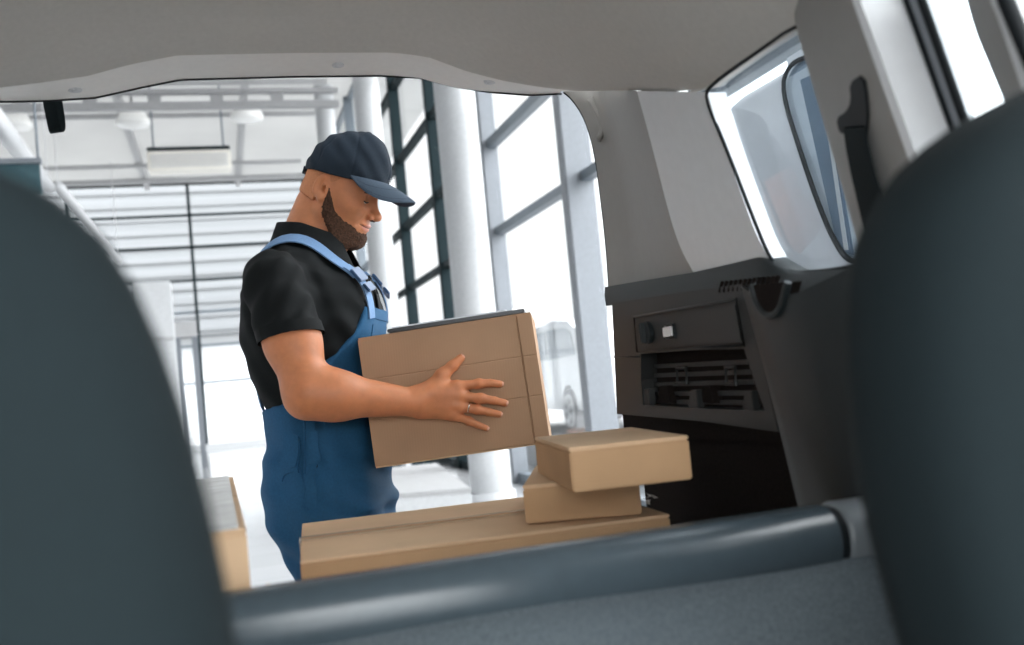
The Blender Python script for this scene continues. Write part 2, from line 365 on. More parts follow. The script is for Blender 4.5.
# white partition and grey door frame at left, standing on the floor
a = atY(132, 284, 17); b2 = atY(172, 300, 17)
pa = empty('display_wall', ((a[0]+b2[0])/2, 17, 0)); box_obj('panel', ((a[0]+b2[0])/2, 17, a[2]/2), (b2[0]-a[0], .3, a[2]), M['white_paint'], pa, bev=.02)
box_obj('plinth', ((a[0]+b2[0])/2, 17, .05), (b2[0]-a[0]+.1, .4, .1), M['soffit'], pa)
box_obj('ledge', ((a[0]+b2[0])/2, 16.83, a[2]*.72), (b2[0]-a[0], .06, .05), M['soffit'], pa); tag(pa, 'tall white display wall standing behind the left seat', 'display wall')
a = atY(175, 326, 22); b2 = atY(189, 440, 22)
df = empty('portal_frame', ((a[0]+b2[0])/2, 22, 0)); w = .34
box_obj('post', (a[0]+.03, 22, a[2]/2), (.12, .12, a[2]), M['pale_steel'], df); box_obj('post', (a[0]+w+.03, 22, a[2]/2), (.12, .12, a[2]), M['pale_steel'], df)
box_obj('header', (a[0]+.03+w/2, 22, a[2]-.09), (w+.12, .13, .32), M['soffit'], df); tag(df, 'narrow grey portal frame beside the white display wall', 'frame')
# platform, bench, planter on the floor
pl = empty('display_platform', (1.6, 9.8, 0)); P = [(.7, 8.72), (1.92, 8.12), (2.29, 11.25), (1.1, 11.6)]
prism_obj('body', [(x, y, 0) for x, y in P], (0, 0, .31), M['white_paint'], pl, .01)
prism_obj('top', [(x*1.0, y, .31) for x, y in P], (0, 0, .04), M['soffit'], pl, .008); tag(pl, 'low white display platform with a grey top on the hall floor', 'platform')
wb = empty('wooden_bench', (1.75, 12.6, 0)); box_obj('seat', (1.75, 12.6, .44), (1.0, .4, .07), M['wood'], wb, bev=.01)
for s in (-.42, .42): box_obj('leg', (1.75+s, 12.6, .2), (.07, .34, .4), M['white_steel'], wb)
tag(wb, 'pale pinkish wooden bench behind the white platform', 'bench')
pb = empty('planter_box', (2.25, 14.2, 0)); bm = bmesh.new(); add_box(bm, (2.25, 14.2, .24), (1.0, .6, .48), bev=.02); bm_obj('box', bm, M['dark_steel'], pb)
bm = bmesh.new()
for k in range(60):
    x = 2.25+random.uniform(-.45, .45); y = 14.2+random.uniform(-.25, .25); h = random.uniform(.12, .3); a_ = random.uniform(0, 6.28)
    v = [bm.verts.new((x+cos(a_)*.03, y+sin(a_)*.03, .46)), bm.verts.new((x-cos(a_)*.03, y-sin(a_)*.03, .46)), bm.verts.new((x+sin(a_)*.1, y+cos(a_)*.1, .46+h))]; bm.faces.new(v)
bm_obj('foliage', bm, mat('dark_leaf', (.02, .05, .04), .6), pb); tag(pb, 'dark planter box at the foot of the glazed side behind the platform', 'planter')
# ---- outside: white building opposite, parked white car
ob = empty('building', (-4, 46, 0)); box_obj('upper_wall', (-12.5, 47, 9.2), (37, 2, 9.4), M['cladding'], ob)
bm = bmesh.new()
for z in np.arange(4.7, 13.6, .62): add_box(bm, (-12.5, 45.96, z), (37, .12, .1))
bm_obj('cladding_rib', bm, M['cladding_rib'], ob); box_obj('lower_wall', (-12.5, 48, 2.2), (37, 1, 4.6), M['white_paint'], ob)
for x in (-12, -7, -2, 3): box_obj('pillar', (x, 46.4, 2.2), (.5, .5, 4.6), M['white_steel'], ob)
tag(ob, 'pale ribbed building seen through the glazed end wall', 'building')
def car(loc, rz, lab):
    r = empty('car', (0, 0, 0))
    prof = [(-2.1, .35), (-2.15, .75), (-2.1, 1.15), (-1.9, 1.52), (-1.6, 1.64), (-.9, 1.70), (.2, 1.66), (.95, 1.12), (1.8, .98), (2.1, .8), (2.12, .4), (1.85, .3)]
    wheels = (-1.3, 1.32); 
    bm = bmesh.new(); A = []
    low = []
    for wx in wheels[::-1]:
        low += [(wx+.38*cos(t), .33+.38*sin(t)) for t in np.linspace(.05, pi-.05, 9)]
    poly = prof + low
    prism(bm, [(x, -.85, z) for x, z in poly], (0, 1.7, 0)); bm_obj('body', bm, M['car_white'], r, world=False)
    for s in (-1, 1):
        bm = bmesh.new(); prism(bm, [(x, s*.851, z) for x, z in ((-1.85, 1.14), (-1.68, 1.48), (-1.45, 1.56), (-.45, 1.58), (-.45, 1.12))], (0, s*.01, 0)); bm_obj('rear_window', bm, M['car_glass'], r, world=False)
        bm = bmesh.new(); prism(bm, [(x, s*.851, z) for x, z in ((-.38, 1.12), (-.38, 1.58), (.2, 1.56), (.75, 1.14))], (0, s*.01, 0)); bm_obj('front_window', bm, M['car_glass'], r, world=False)
        for wx in wheels:
            bm = bmesh.new(); add_cyl(bm, (wx, s*.66, .33), (wx, s*.86, .33), .33, n=32); w_ = bm_obj('wheel', bm, M['tyre_veiled'], r, world=False)
            bm = bmesh.new()
            for q in range(5):
                a_ = q*2*pi/5; add_box(bm, (wx+.11*cos(a_), s*.87, .33+.11*sin(a_)), (.22, .02, .055), Matrix.Rotation(-a_, 3, 'Y'))
            tube_pts(bm, [(wx+.23*cos(t), s*.87, .33+.23*sin(t)) for t in np.linspace(0, 2*pi, 25)[:-1]], .022, 6, True)
            bm_obj('rim', bm, M['white_steel'], w_, world=False)
        box_obj('tail_lamp', (-2.05, s*.74, 1.2), (.16, .2, .34), M['tail_red'], r, bev=.02, world=False)
    box_obj('bumper', (-2.12, 0, .5), (.12, 1.6, .2), M['car_white'], r, bev=.03, world=False)
    r.location = loc; r.rotation_euler = (0, 0, rz); tag(r, lab, 'car'); return r
car((5.8, 15.25, .34), radians(88), 'white car parked outside beyond the glazed side, behind the held box')
# silver van parked alongside, seen through the rear side window
nv = empty('parked_vehicle', (2.3, 0.4, 0))
def nvx(z): return 1.45 if z < 1.25 else 1.45+.22*(z-1.25)
def nv_pt(px, py, off=0): return plane_hit(px, py, (1.45-off, 0, 1.25), (1, 0, -.22))
y1 = nv_pt(735, 200)[1]
EDG = np.array([nv_pt(*p) for p in ((776, 266), (757, 232), (742, 195), (731, 165), (722, 135), (716, 100))])
def y_end(z): return float(np.interp(z, EDG[:, 2], EDG[:, 1]))
def nv_sheet(name, zz, ya, yb):
    rows = []
    for z in zz:
        rows.append([(nvx(z)+(.1 if z > 2 else 0), ya + ((y_end(z) if yb == y1 else yb) - ya)*t, z) for t in np.linspace(0, 1, 12)])
    return grid_obj(name, rows, M['car_grey'], nv, .05, (1, 0, 0))
nv_sheet('body_side', (.35, .7, 1.0, 1.25, 1.36), -2.0, y1)
nv_sheet('quarter_panel', (1.362, 1.5, 1.8, 1.98, 2.06), 2.02, y1)
prism_obj('canopy_roof', [(nvx(2)+.1, 2.02, 2.05), (nvx(2)+.1, y1-.1, 2.05), (1.735, y1-.1, 2.05), (1.735, 2.02, 2.05)], (0, 0, .04), M['car_grey'], nv)
bk = [[(nvx(z)+u*1.5, y_end(z)+.004, z) for u in np.linspace(0.045, 1, 5)] for z in (.35, .7, 1.25, 1.3)]
grid_obj('rear_door', bk, M['car_grey'], nv, .04, (0, -1, 0))
wpts = [nv_pt(*p, .012) for p in ((781, 90), (788, 66), (806, 56), (850, 48), (880, 190), (868, 262), (850, 262), (838, 248), (822, 214), (803, 160))]
wp = closed_smooth(wpts, 2)
prism_obj('side_window', wp, (.01, 0, 0), M['van_glass'], nv)
wb_ = [np.array(p)+np.array((.014, 0, 0)) for p in wp]
prism_obj('cabin_dark', [p for p in wb_], (.008, 0, 0), mat('cabin_blue', (.16, .22, .29), .4), nv)
tube_obj('window_seal', wp, .007, M['rubber'], nv, 6, True)
pp = [nv_pt(*p, .006) for p in ((800, 80), (822, 70), (852, 255), (838, 250))]
prism_obj('inner_pillar', pp, (.012, 0, 0), mat('cabin_pillar_blue', (.10, .15, .21), .5), nv)
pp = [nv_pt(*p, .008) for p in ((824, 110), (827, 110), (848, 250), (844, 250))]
prism_obj('white_strip', pp, (.01, 0, 0), M['white_paint'], nv)  # narrow white strip across the side window
for x0, th in ((722, .010), (728, .006)):
    tube_obj('door_seal', smoothpath([nv_pt(x0, 150, .01), nv_pt(x0+22, 195, .01), nv_pt(x0+36, 235, .01), nv_pt(x0+48, 285, .01)], 12), th, M['rubber'] if th > .008 else M['grey_steel'], nv, 6)
for yw in (-1.2, y1-.75):
    bm = bmesh.new(); add_cyl(bm, (1.5, yw, .33), (1.72, yw, .33), .33, n=32); bm_obj('wheel', bm, M['tyre'], nv)
box_obj('underside', (2.2, (y1-2)/2, .36), (1.4, y1+1.9, .1), M['rubber'], nv)
tag(nv, 'silver vehicle with a tall rear canopy parked alongside, seen through the rear side window', 'vehicle')

# ================================================================== THE VAN WE SIT IN
van = empty('cargo_van', (.12, .6, 0))
tag(van, 'grey interior of the open cargo van around the boxes', 'van')
def adopt(o):      # bolted to the van: a part of it, kept where it stands
    o.parent = van; o.location = o.location - van.location
# ---- headliner
hp = [(0, 101), (50, 100), (95, 97), (135, 88), (180, 79), (290, 76), (380, 75), (420, 77), (455, 86), (490, 91.5), (530, 94.5), (562, 93), (590, 88)]
H = np.array([atY(x, y, 1.75) for x, y in hp])
def zo(x): return np.interp(x, np.r_[-.42, H[:, 0], .67], np.r_[1.728, H[:, 2], 1.735])
def seam(y): return np.interp(y, [-1, 1.19, 1.34, 1.40, 1.75], [1.565, 1.565, 1.605, 1.628, 1.735])
def head_z(x, y):
    ed = zo(x); lift = np.interp(y, [-1, .9, 1.3, 1.44, 1.52, 1.58, 1.63, 1.66, 1.70, 1.75], [.075, .075, .072, .066, .056, .040, .018, .009, .006, 0])
    flat = np.interp(y, [1.3, 1.60], [1, 0])
    base = ed*(1-flat) + 1.755*flat + lift
    d = abs(x-.12); t = np.clip((d-.20)/(.535-.20), 0, 1)
    t = t*t*(3-2*t)*.45+.55*t**2
    return base*(1-t)+min(seam(y), base)*t
ys = np.r_[np.linspace(-.8, 1.2, 14), np.linspace(1.24, 1.75, 40)]
xs = np.linspace(-.415, .655, 90)
NB = 9
roof_rows = [[(x, y, head_z(x, y)) for x in xs] for y in ys if y <= 1.66] 
grid_obj('headliner', roof_rows, M['liner'], van, .02, (0, 0, 1))
yl = [y for y in ys if y <= 1.66][-1]
band_rows = [[(x, y, head_z(x, y)) for x in xs] for y in np.linspace(yl, 1.75, 10)]
hb2 = grid_obj('header_trim', band_rows, M['liner_band'], van, .03, (0, 0, 1))
for px, py in ((75, 90), (338, 65), (490, 82)):
    best = None
    for yy in np.linspace(1.66, 1.75, 60):
        p = atY(px, py, yy); e = abs(p[2]-head_z(p[0], yy))
        if best is None or e < best[0]: best = (e, p)
    p = best[1]; sc = empty('trim_screw', tuple(p)); sc.parent = None
    bm = bmesh.new(); add_cyl(bm, (p[0], p[1], p[2]+.004), (p[0], p[1], p[2]-.002), .0125, .010, 20); add_cyl(bm, (p[0], p[1], p[2]-.0015), (p[0], p[1], p[2]-.0035), .006, .005, 12)
    o = bm_obj('trim_screw', bm, M['trim_pale_lit'], van); bpy.data.objects.remove(sc)
edge = [(x, 1.752, zo(x)-.001) for x in np.linspace(-.40, .66, 90)]
tube_obj('header_seal', edge, .0018, M['rubber'], van, 6)

# ---- rear pillar trim (right), three strips lofted
NS = 26
E = smoothpath([atY(*p, 1.75) for p in ((563, 91), (572, 98), (585, 118), (595, 152), (603, 215), (607, 255), (609, 287))], NS)
C2 = smoothpath([atY(*p, y) for p, y in (((600, 87), 1.70), ((612, 125), 1.68), ((625, 180), 1.66), ((633, 235), 1.66), ((636, 284), 1.66))], NS)
C3 = smoothpath([atS(*p) for p in ((636, 91), (652, 150), (668, 215), (680, 250), (694, 273))], NS)
W = smoothpath([atS(*p) for p in ((707, 92), (725, 150), (745, 205), (758, 240), (771, 262))], NS)
def blend(A, B, n, bulge=None):
    out = []
    for t in np.linspace(0, 1, n): out.append(A*(1-t)+B*t)
    return out
strip1 = blend(E, C2, 7); 
rows1 = [r for r in strip1]
rows2 = blend(C2, C3, 7); rows3 = blend(C3, W, 7)
allr = rows1 + rows2[1:] + rows3[1:]
A = np.array(allr)
for _ in range(1):   # soften the two creases
    A[1:-1] = A[1:-1]*.5 + (A[:-2]+A[2:])*.25
pil = grid_obj('rear_pillar_trim', [list(map(tuple, r)) for r in A[:13]], M['trim_grey_shaded'], van, .03, (1, .3, 0))
grid_obj('quarter_panel_trim', [list(map(tuple, r)) for r in A[12:]], M['trim_pale_lit'], van, .03, (1, .1, 0))
# oval moulding on the pillar top
ov = [atY(x, y, 1.715) + np.array((.0, -.0, 0)) for x, y in ((590, 98), (600, 118), (603, 132), (598, 140), (590, 128), (586, 110))]
tube_obj('grab_moulding', smoothpath(ov[:4], 10), .006, M['trim_grey_shaded'], van, 8)
# pillar edge seal
tube_obj('pillar_seal', list(map(tuple, E+np.array((.004, .004, 0)))), .004, M['rubber'], van, 6)
# ---- window glass + seal
wq = closed_smooth([atS(*p) for p in ((704, 96), (712, 84), (760, 50), (800, 21), (840, 30), (868, 225), (868, 258), (850, 268), (800, 273), (786, 271), (771, 262), (752, 215), (725, 145))], 2)
prism_obj('rear_side_window', [np.array(p)+np.array((.012, 0, 0)) for p in wq], (.005, 0, 0), M['van_glass'], van)
tube_obj('side_window_seal', wq, .0026, M['rubber'], van, 8, True)
# belt below window and roof rail above it: panel strips of the side between window and trims
rail_lo = [atS(*p) for p in ((690, 93), (706, 90), (712, 83), (760, 49), (800, 19), (840, 0), (900, -40))]
rail_lo = resample(rail_lo, 24); rail_hi = np.array([(.655, p[1], seam(p[1])+.004) for p in rail_lo])
grid_obj('roof_rail_trim', [list(map(tuple, rail_lo)), list(map(tuple, rail_hi))], M['liner'], van, .03, (1, 0, .2))
# ---- dark belt ledge
bt = resample([atS(*p, .004) for p in ((605, 287), (640, 281), (690, 273), (730, 264), (763, 256), (772, 262), (790, 272), (850, 269), (880, 266))], 36)
bl = resample([atX(*p, .692) for p in ((606, 306), (640, 300), (690, 291), (730, 287), (763, 291), (790, 297), (850, 301), (880, 302))], 36)
mid = (bt+bl)/2 + np.array((-.002, 0, .001))
grid_obj('belt_ledge', [list(map(tuple, x)) for x in (bt, (bt*2+mid)/3, mid, (bl*2+mid)/3, bl)], M['dark_plastic'], van, .03, (1, 0, 0))
bm = bmesh.new()
LV = bl*.62+mid*.38
for k in range(13):   # vent slots on the ledge
    px = 720+k*4.6; i_ = int(np.argmin([abs(((p-CAM)@RT)/((p-CAM)@FW)*F_PX+512-px) for p in LV])); p = LV[i_]+(bt[i_]-bl[i_])*.10+np.array((-.003, 0, 0))
    p = p+(LV[min(i_+1, 35)]-LV[i_])*0
    d_ = (LV[21]-LV[24]); d_ = d_/np.linalg.norm(d_); p = LV[22]*0+plane_hit(px, 287.5-k*.45, LV[22]+np.array((-.0035, 0, 0)), (1, 0, .25))
    add_cyl(bm, (p[0], p[1]+.002, p[2]-.007), (p[0]+.003, p[1]-.004, p[2]+.008), .0028, n=8)
bm_obj('ledge_vent', bm, M['void'], van)
box_obj('panel_backing', (.735, 1.48, 1.18), (.03, .56, .20), M['void'], van)
# ---- storage panel
PX = .69
def pp_(x, y, off=0): return atX(x, y, PX-off)
sp = empty('storage_panel', (0, 0, 0)); bpy.data.objects.remove(sp)
outer = [pp_(*p) for p in ((612, 303), (690, 291), (742, 284), (760, 355), (778, 432), (700, 421), (617, 414), (614, 350))]
inner = [pp_(*p) for p in ((641, 353), (700, 350), (744, 349), (754, 380), (765, 411), (710, 409), (643, 405), (641, 380))]
order_o = [outer[7], outer[0], outer[1], outer[2], outer[3], outer[4], outer[5], outer[6]]
order_i = [inner[7], inner[0], inner[1], inner[2], inner[3], inner[4], inner[5], inner[6]]
bm = bmesh.new(); D_ = Vector((.05, 0, 0))
Vo = [bm.verts.new(p) for p in order_o]; Vi = [bm.verts.new(p) for p in order_i]
Vo2 = [bm.verts.new(Vector(p)+Vector((.03, 0, 0))) for p in order_o]; Vi2 = [bm.verts.new(Vector(p)+D_) for p in order_i]
for k in range(8):
    n2 = (k+1) % 8
    bm.faces.new((Vo[k], Vo[n2], Vi[n2], Vi[k])); bm.faces.new((Vi[k], Vi[n2], Vi2[n2], Vi2[k])); bm.faces.new((Vo2[k], Vo2[n2], Vo[n2], Vo[k]))
bm.faces.new(Vi2)
panel = bm_obj('storage_panel', bm, M['mid_plastic'], van)
up = [pp_(*p, .004) for p in ((637, 320), (735, 303), (742, 342), (640, 350))]
ins = prism_obj('access_cover', up, (.01, 0, 0), M['mid_plastic'], panel, .002)
def onpanel(x, y, off): return pp_(x, y, off)
# rims around cover
tube_obj('cover_rim', [onpanel(*p, .005) for p in ((634, 317), (736, 299), (744, 345), (637, 353))], .0022, M['mid_plastic'], panel, 6, True)
# slats in the tray
bm = bmesh.new()
for (xa, ya, xb, yb) in ((642, 367, 748, 362), (642, 376, 751, 372), (643, 385, 754, 382), (644, 394, 757, 393), (645, 402, 760, 403)):
    a = onpanel(xa, ya, -.024); b_ = onpanel(xb, yb, -.024)
    q = np.array((0, 0, .0035)); w_ = np.array((.016, 0, 0))
    prism(bm, [a-q, b_-q, b_+q, a+q], tuple(w_))
bm_obj('tray_slat', bm, M['mid_plastic'], panel)
for cx0, cx1, ty, by in ((677, 686, 368, 383), (726, 735, 367, 384)):
    bm = bmesh.new()
    tube_pts(bm, [onpanel(cx0, ty, -.016), onpanel(cx1, ty, -.016), onpanel(cx1+1, by, -.016), onpanel(cx0, by, -.016)], .0035, 6, True)
    bm_obj('tray_loop', bm, M['mid_plastic'], panel)
for tx, wd in ((646, 4), (693, 5), (748, 6)):
    pts = [onpanel(tx-wd, 405+(tx-646)*.045, -.003), onpanel(tx-wd*.6, 389+(tx-646)*.02, -.003), onpanel(tx+wd*.6, 389+(tx-646)*.02, -.003), onpanel(tx+wd, 406+(tx-646)*.045, -.003)]
    prism_obj('tray_tooth', pts, (.012, 0, 0), M['mid_plastic'], panel, .0012)
for tx in (662, 705, 755):
    pts = [onpanel(tx-5, 402, -.012), onpanel(tx-2, 386, -.012), onpanel(tx+4, 386, -.012), onpanel(tx+8, 404, -.012)]
    prism_obj('tray_notch', pts, (.03, 0, 0), M['void'], panel)
p = onpanel(645, 333, .012); bm = bmesh.new(); add_cyl(bm, (p[0], p[1], p[2]), (p[0]+.022, p[1], p[2]), .019, .017, 24); add_box(bm, (p[0]-.004, p[1], p[2]), (.012, .006, .034), bev=.002)
tag(bm_obj('turn_knob', bm, M['dark_plastic'], panel), 'dark round knob')
p = onpanel(671, 331.5, .004)
sw = box_obj('lamp_switch', (p[0]+.002, p[1]+.002, p[2]), (.012, .042, .027), M['dark_plastic'], panel, bev=.003)
tag(box_obj('switch_face', (p[0]-.005, p[1]-.001, p[2]), (.006, .034, .021), M['white_plastic'], sw, bev=.003), 'white rocker face')
tube_obj('panel_joint', [onpanel(613, 357, .001), onpanel(640, 357, .001)], .0012, M['dark_plastic'], panel, 6)
# ---- slanted column right of the storage panel
ca = resample([atX(*p, .688) for p in ((741, 286), (760, 355), (780, 432), (800, 515), (830, 640))], 20)
cb = resample([atX(*p, .660) for p in ((768, 300), (776, 355), (800, 432), (826, 505), (850, 600))], 20)
cc = resample([atX(*p, .655) for p in ((800, 292), (808, 350), (830, 432), (850, 505), (870, 600))], 20)
cdp = resample([atX(*p, .69) for p in ((862, 262), (880, 350), (890, 432), (900, 505), (920, 600))], 20)
grid_obj('side_column_trim', [list(map(tuple, x)) for x in (ca, (ca+cb)/2+np.array((-.006, 0, 0)), cb, cc, (cc+cdp)/2, cdp)], M['dark_plastic'], van, .03, (1, 0, 0))
# shelf-support pocket: a U-shaped cup with a dark hollow
cupc = [atX(x, y, .656) for x, y in ((752, 285), (757, 305), (768, 318), (780, 312), (785, 295), (788, 282))]
bm = bmesh.new(); tube_pts(bm, smoothpath(cupc, 16), .005, 8); bm_obj('shelf_pocket', bm, M['dark_plastic'], van)
prism_obj('pocket_hollow', [np.array(p)+np.array((-.001, 0, 0)) for p in smoothpath(cupc, 16)], (.02, 0, 0), M['void'], van)
# ---- cargo bay liner, floor, left side, sill
box_obj('wheel_liner', (.775, 1.10, .83), (.06, 1.3, .62), M['void'], van)
box_obj('cargo_floor', (.12, .65, .555), (1.3, 2.24, .05), M['void'], van)
box_obj('side_lining_front', (.79, .1, .85), (.05, .8, .95), M['dark_plastic'], van)
bm = bmesh.new(); add_box(bm, (-.49, .9, 1.0), (.05, 1.7, .9)); bm_obj('left_lining', bm, M['dark_plastic'], van)
lrows = [[(-.46+.0*t, y, 1.44), (-.43, y, 1.6), (-.415, y, seam(y))] for y in np.linspace(.6, 1.75, 12) for t in (0,)]
grid_obj('left_pillar_trim', lrows, M['trim_grey_shaded'], van, .03, (-1, 0, 0))
box_obj('sill_trim', (.12, 1.765, .58), (1.2, .05, .06), M['dark_plastic'], van, bev=.01)
box_obj('under_body', (.12, .6, .42), (1.25, 2.3, .2), M['rubber'], van)
for x in (-.42, .66):
    bm = bmesh.new(); add_cyl(bm, (x-.09, 1.1, .31), (x+.09, 1.1, .31), .31, n=32); bm_obj('wheel', bm, M['tyre'], van)
    bm = bmesh.new(); add_cyl(bm, (x-.09, -1.6+1.1, .31), (x+.09, -1.6+1.1, .31), .31, n=32); bm_obj('wheel', bm, M['tyre'], van)
# ---- middle pillar with belt guide
NP = 16
m1 = resample([atS(*p) for p in ((776, -40), (788, 0), (850, 215), (872, 300), (890, 360))], NP)
m2 = resample([atS(*p, .045) for p in ((838, -40), (852, 0), (905, 150), (930, 225), (950, 290))], NP)
m2b = resample([atS(*p, .045) for p in ((846, -40), (860, 0), (915, 150), (940, 225), (960, 290))], NP)
m3 = resample([atS(*p) for p in ((895, -40), (906, 0), (950, 122), (975, 190), (1000, 260))], NP)
grid_obj('middle_pillar_trim', [list(map(tuple, x)) for x in (m1, (m1*.9+m2*.1)+np.array((-.004, 0, 0)), m2, )], M['trim_grey_shaded'], van, .03, (1, 0, 0))
grid_obj('door_frame_trim', [list(map(tuple, x)) for x in (m2, m2b, (m2b*.15+m3*.85)+np.array((-.003, 0, 0)), m3)], M['trim_pale_lit'], van, .03, (1, 0, 0))
s1 = [atS(*p, .002) for p in ((897, -40), (909, 0), (953, 122), (1003, 260))]
tube_obj('door_seal', s1, .0055, M['rubber'], van, 8)
s2 = [atS(*p, .000) for p in ((902, -40), (915.5, 0), (959, 122), (1009, 260))]
tube_obj('door_edge', s2, .0062, M['pale_steel'], van, 8)
s3 = [atS(*p, .002) for p in ((908, -40), (922, 0), (965, 122), (1014, 260))]
tube_obj('door_seal', s3, .0045, M['rubber'], van, 8)
# sliding-door pane and front pillar
gpane = [atS(*p, -.012) for p in ((900, -60), (975, 140), (1040, 260), (1120, 240), (1010, -60))]
prism_obj('door_window', gpane, (.005, 0, 0), M['van_glass'], van)
f1 = resample([atS(*p, .0) for p in ((955, -40), (966, 0), (974, 30), (1001, 95), (1030, 165))], 12)
f2 = resample([atS(*p, .03) for p in ((978, -40), (990, 0), (998, 18), (1024, 95), (1050, 165))], 12)
f3 = resample([atS(*p, .03) for p in ((992, -40), (1004, 0), (1012, 22), (1042, 95), (1070, 165))], 12)
grid_obj('front_pillar_trim', [list(map(tuple, x)) for x in (f1, f2)], M['trim_grey_shaded'], van, .03, (1, 0, 0))
grid_obj('front_pillar_edge', [list(map(tuple, x)) for x in (f2, f3)], M['trim_pale_lit'], van, .03, (1, 0, 0))
s4 = [atS(*p, .03) for p in ((994, -40), (1006, 0), (1046, 95), (1072, 165))]
tube_obj('pillar_seal', s4, .007, M['rubber'], van, 8)
# belt guide on the pillar
gn = np.cross(m2[6]-m1[6], m1[8]-m1[4]); gn /= np.linalg.norm(gn)
if gn[0] > 0: gn = -gn
def on_pillar(x, y, off=.004):
    return plane_hit(x, y, m1[6]+gn*off, gn)
gb = empty('seat_belt', tuple(on_pillar(855, 120))); 
go_ = [on_pillar(*p) for p in ((862, 74), (849, 83), (851, 101), (846, 112), (836, 118), (839, 133), (846, 134), (864, 140), (867, 120), (866, 100))]
go_w = closed_smooth(go_, 1)
prism_obj('belt_guide', go_w, tuple(-gn*.02), M['rubber'], gb)
wr = [[on_pillar(x0, y0, o), on_pillar(x1, y1_, o)] for x0, y0, x1, y1_, o in ((843, 128, 865, 128, .008), (846, 150, 866, 142, .010), (851, 175, 874, 176, .012), (858, 205, 884, 206, .012), (867, 245, 893, 246, .010), (878, 300, 904, 300, .008))]
grid_obj('webbing', wr, M['webbing'], gb, .002, tuple(-gn))
adopt(gb)

# ---- pull strap hanging from the header
ps = []
a = np.array(atY(51, 100, 1.76)); 
ta, tb = np.array(atY(48.5, 99, 1.765)), np.array(atY(56, 99, 1.80))
path = [ta, np.array(atY(53, 122, 1.765)), np.array(atY(55, 131, 1.766)), np.array(atY(57.5, 133.5, 1.775)), np.array(atY(60, 130, 1.79)), np.array(atY(59.5, 120, 1.797)), tb]
path = smoothpath(path, 30); 
wv = np.array((.0098, -.0050, 0)); rows = [[tuple(p-wv), tuple(p+wv)] for p in path]
o = grid_obj('pull_strap', rows, M['webbing'], None, .0016, (-.35, .9, 0)); tag(o, 'black looped pull strap hanging from the rear header', 'strap')

# ---- load cover roller (bar) and rear bench
ba = np.array(atY(245, 629, .955)); bb = np.array(atY(829, 537, .945)); bd = (bb-ba)/np.linalg.norm(bb-ba)
cov = empty('load_cover_roller', tuple((ba+bb)/2))
def rod(p, q, rx, rz, n=40, bev=.006):
    p = Vector(p); q = Vector(q); d = (q-p).normalized(); up = Vector((0, 0, 1)); s_ = d.cross(up).normalized(); up = s_.cross(d)
    bm = bmesh.new(); L = (q-p).length; rings = []
    for t, k in ((0, .86), (bev*.4, .96), (bev, 1), (L-bev, 1), (L-bev*.4, .96), (L, .86)):
        ring = []
        for i in range(n):
            a_ = 2*pi*i/n; c_, s2_ = cos(a_), sin(a_)
            ring.append(bm.verts.new(p+d*t+(s_*np.sign(c_)*abs(c_)**.85*rx+up*np.sign(s2_)*abs(s2_)**.85*rz)*k))
        rings.append(ring)
    for A_, B_ in zip(rings[:-1], rings[1:]):
        for i in range(n): bm.faces.new((A_[i], A_[(i+1) % n], B_[(i+1) % n], B_[i]))
    bm.faces.new(rings[0][::-1]); bm.faces.new(rings[-1]); return bm
BR = .0355
o = bm_obj('cassette', rod(ba-bd*.40, bb-bd*.003, BR, BR), M['bar'], cov, True); autosmooth(o, 50)
o = bm_obj('end_cap', rod(bb+bd*.004, bb+bd*.056, BR*1.03, BR*1.03), M['bar_cap'], cov, True); autosmooth(o, 50)
o = bm_obj('joint_ring', rod(bb-bd*.008, bb+bd*.008, BR*.93, BR*.93), M['rubber'], cov, True)
o = bm_obj('end_cap', rod(ba-bd*.45, ba-bd*.404, BR*1.03, BR*1.03), M['bar_cap'], cov, True); autosmooth(o, 50)
tag(cov, 'dark slate load cover roller bar lying across the van behind the seats', 'load cover')
rb = empty('rear_bench', (.1, .8, .58))
rows = []
for t in np.linspace(0, 1, 16):
    z = .985-.36*t; y = .905-.10*t
    nose = .03*sin(min(1, t*6)*pi/2)
    rows.append([(x, y-nose+.02+(-.0)*x-.045*(x-.1), z+.004*sin(x*9)) for x in np.linspace(-.42, .635, 40)])
grid_obj('backrest', rows, M['bench'], rb, .05, (0, 1, .1))
bm = bmesh.new(); add_box(bm, (.11, .70, .62), (1.05, .30, .08), bev=.02); bm_obj('cushion', bm, M['bench'], rb)
adopt(rb); rb['label'] = 'grey fabric rear bench backrest below the roller bar'

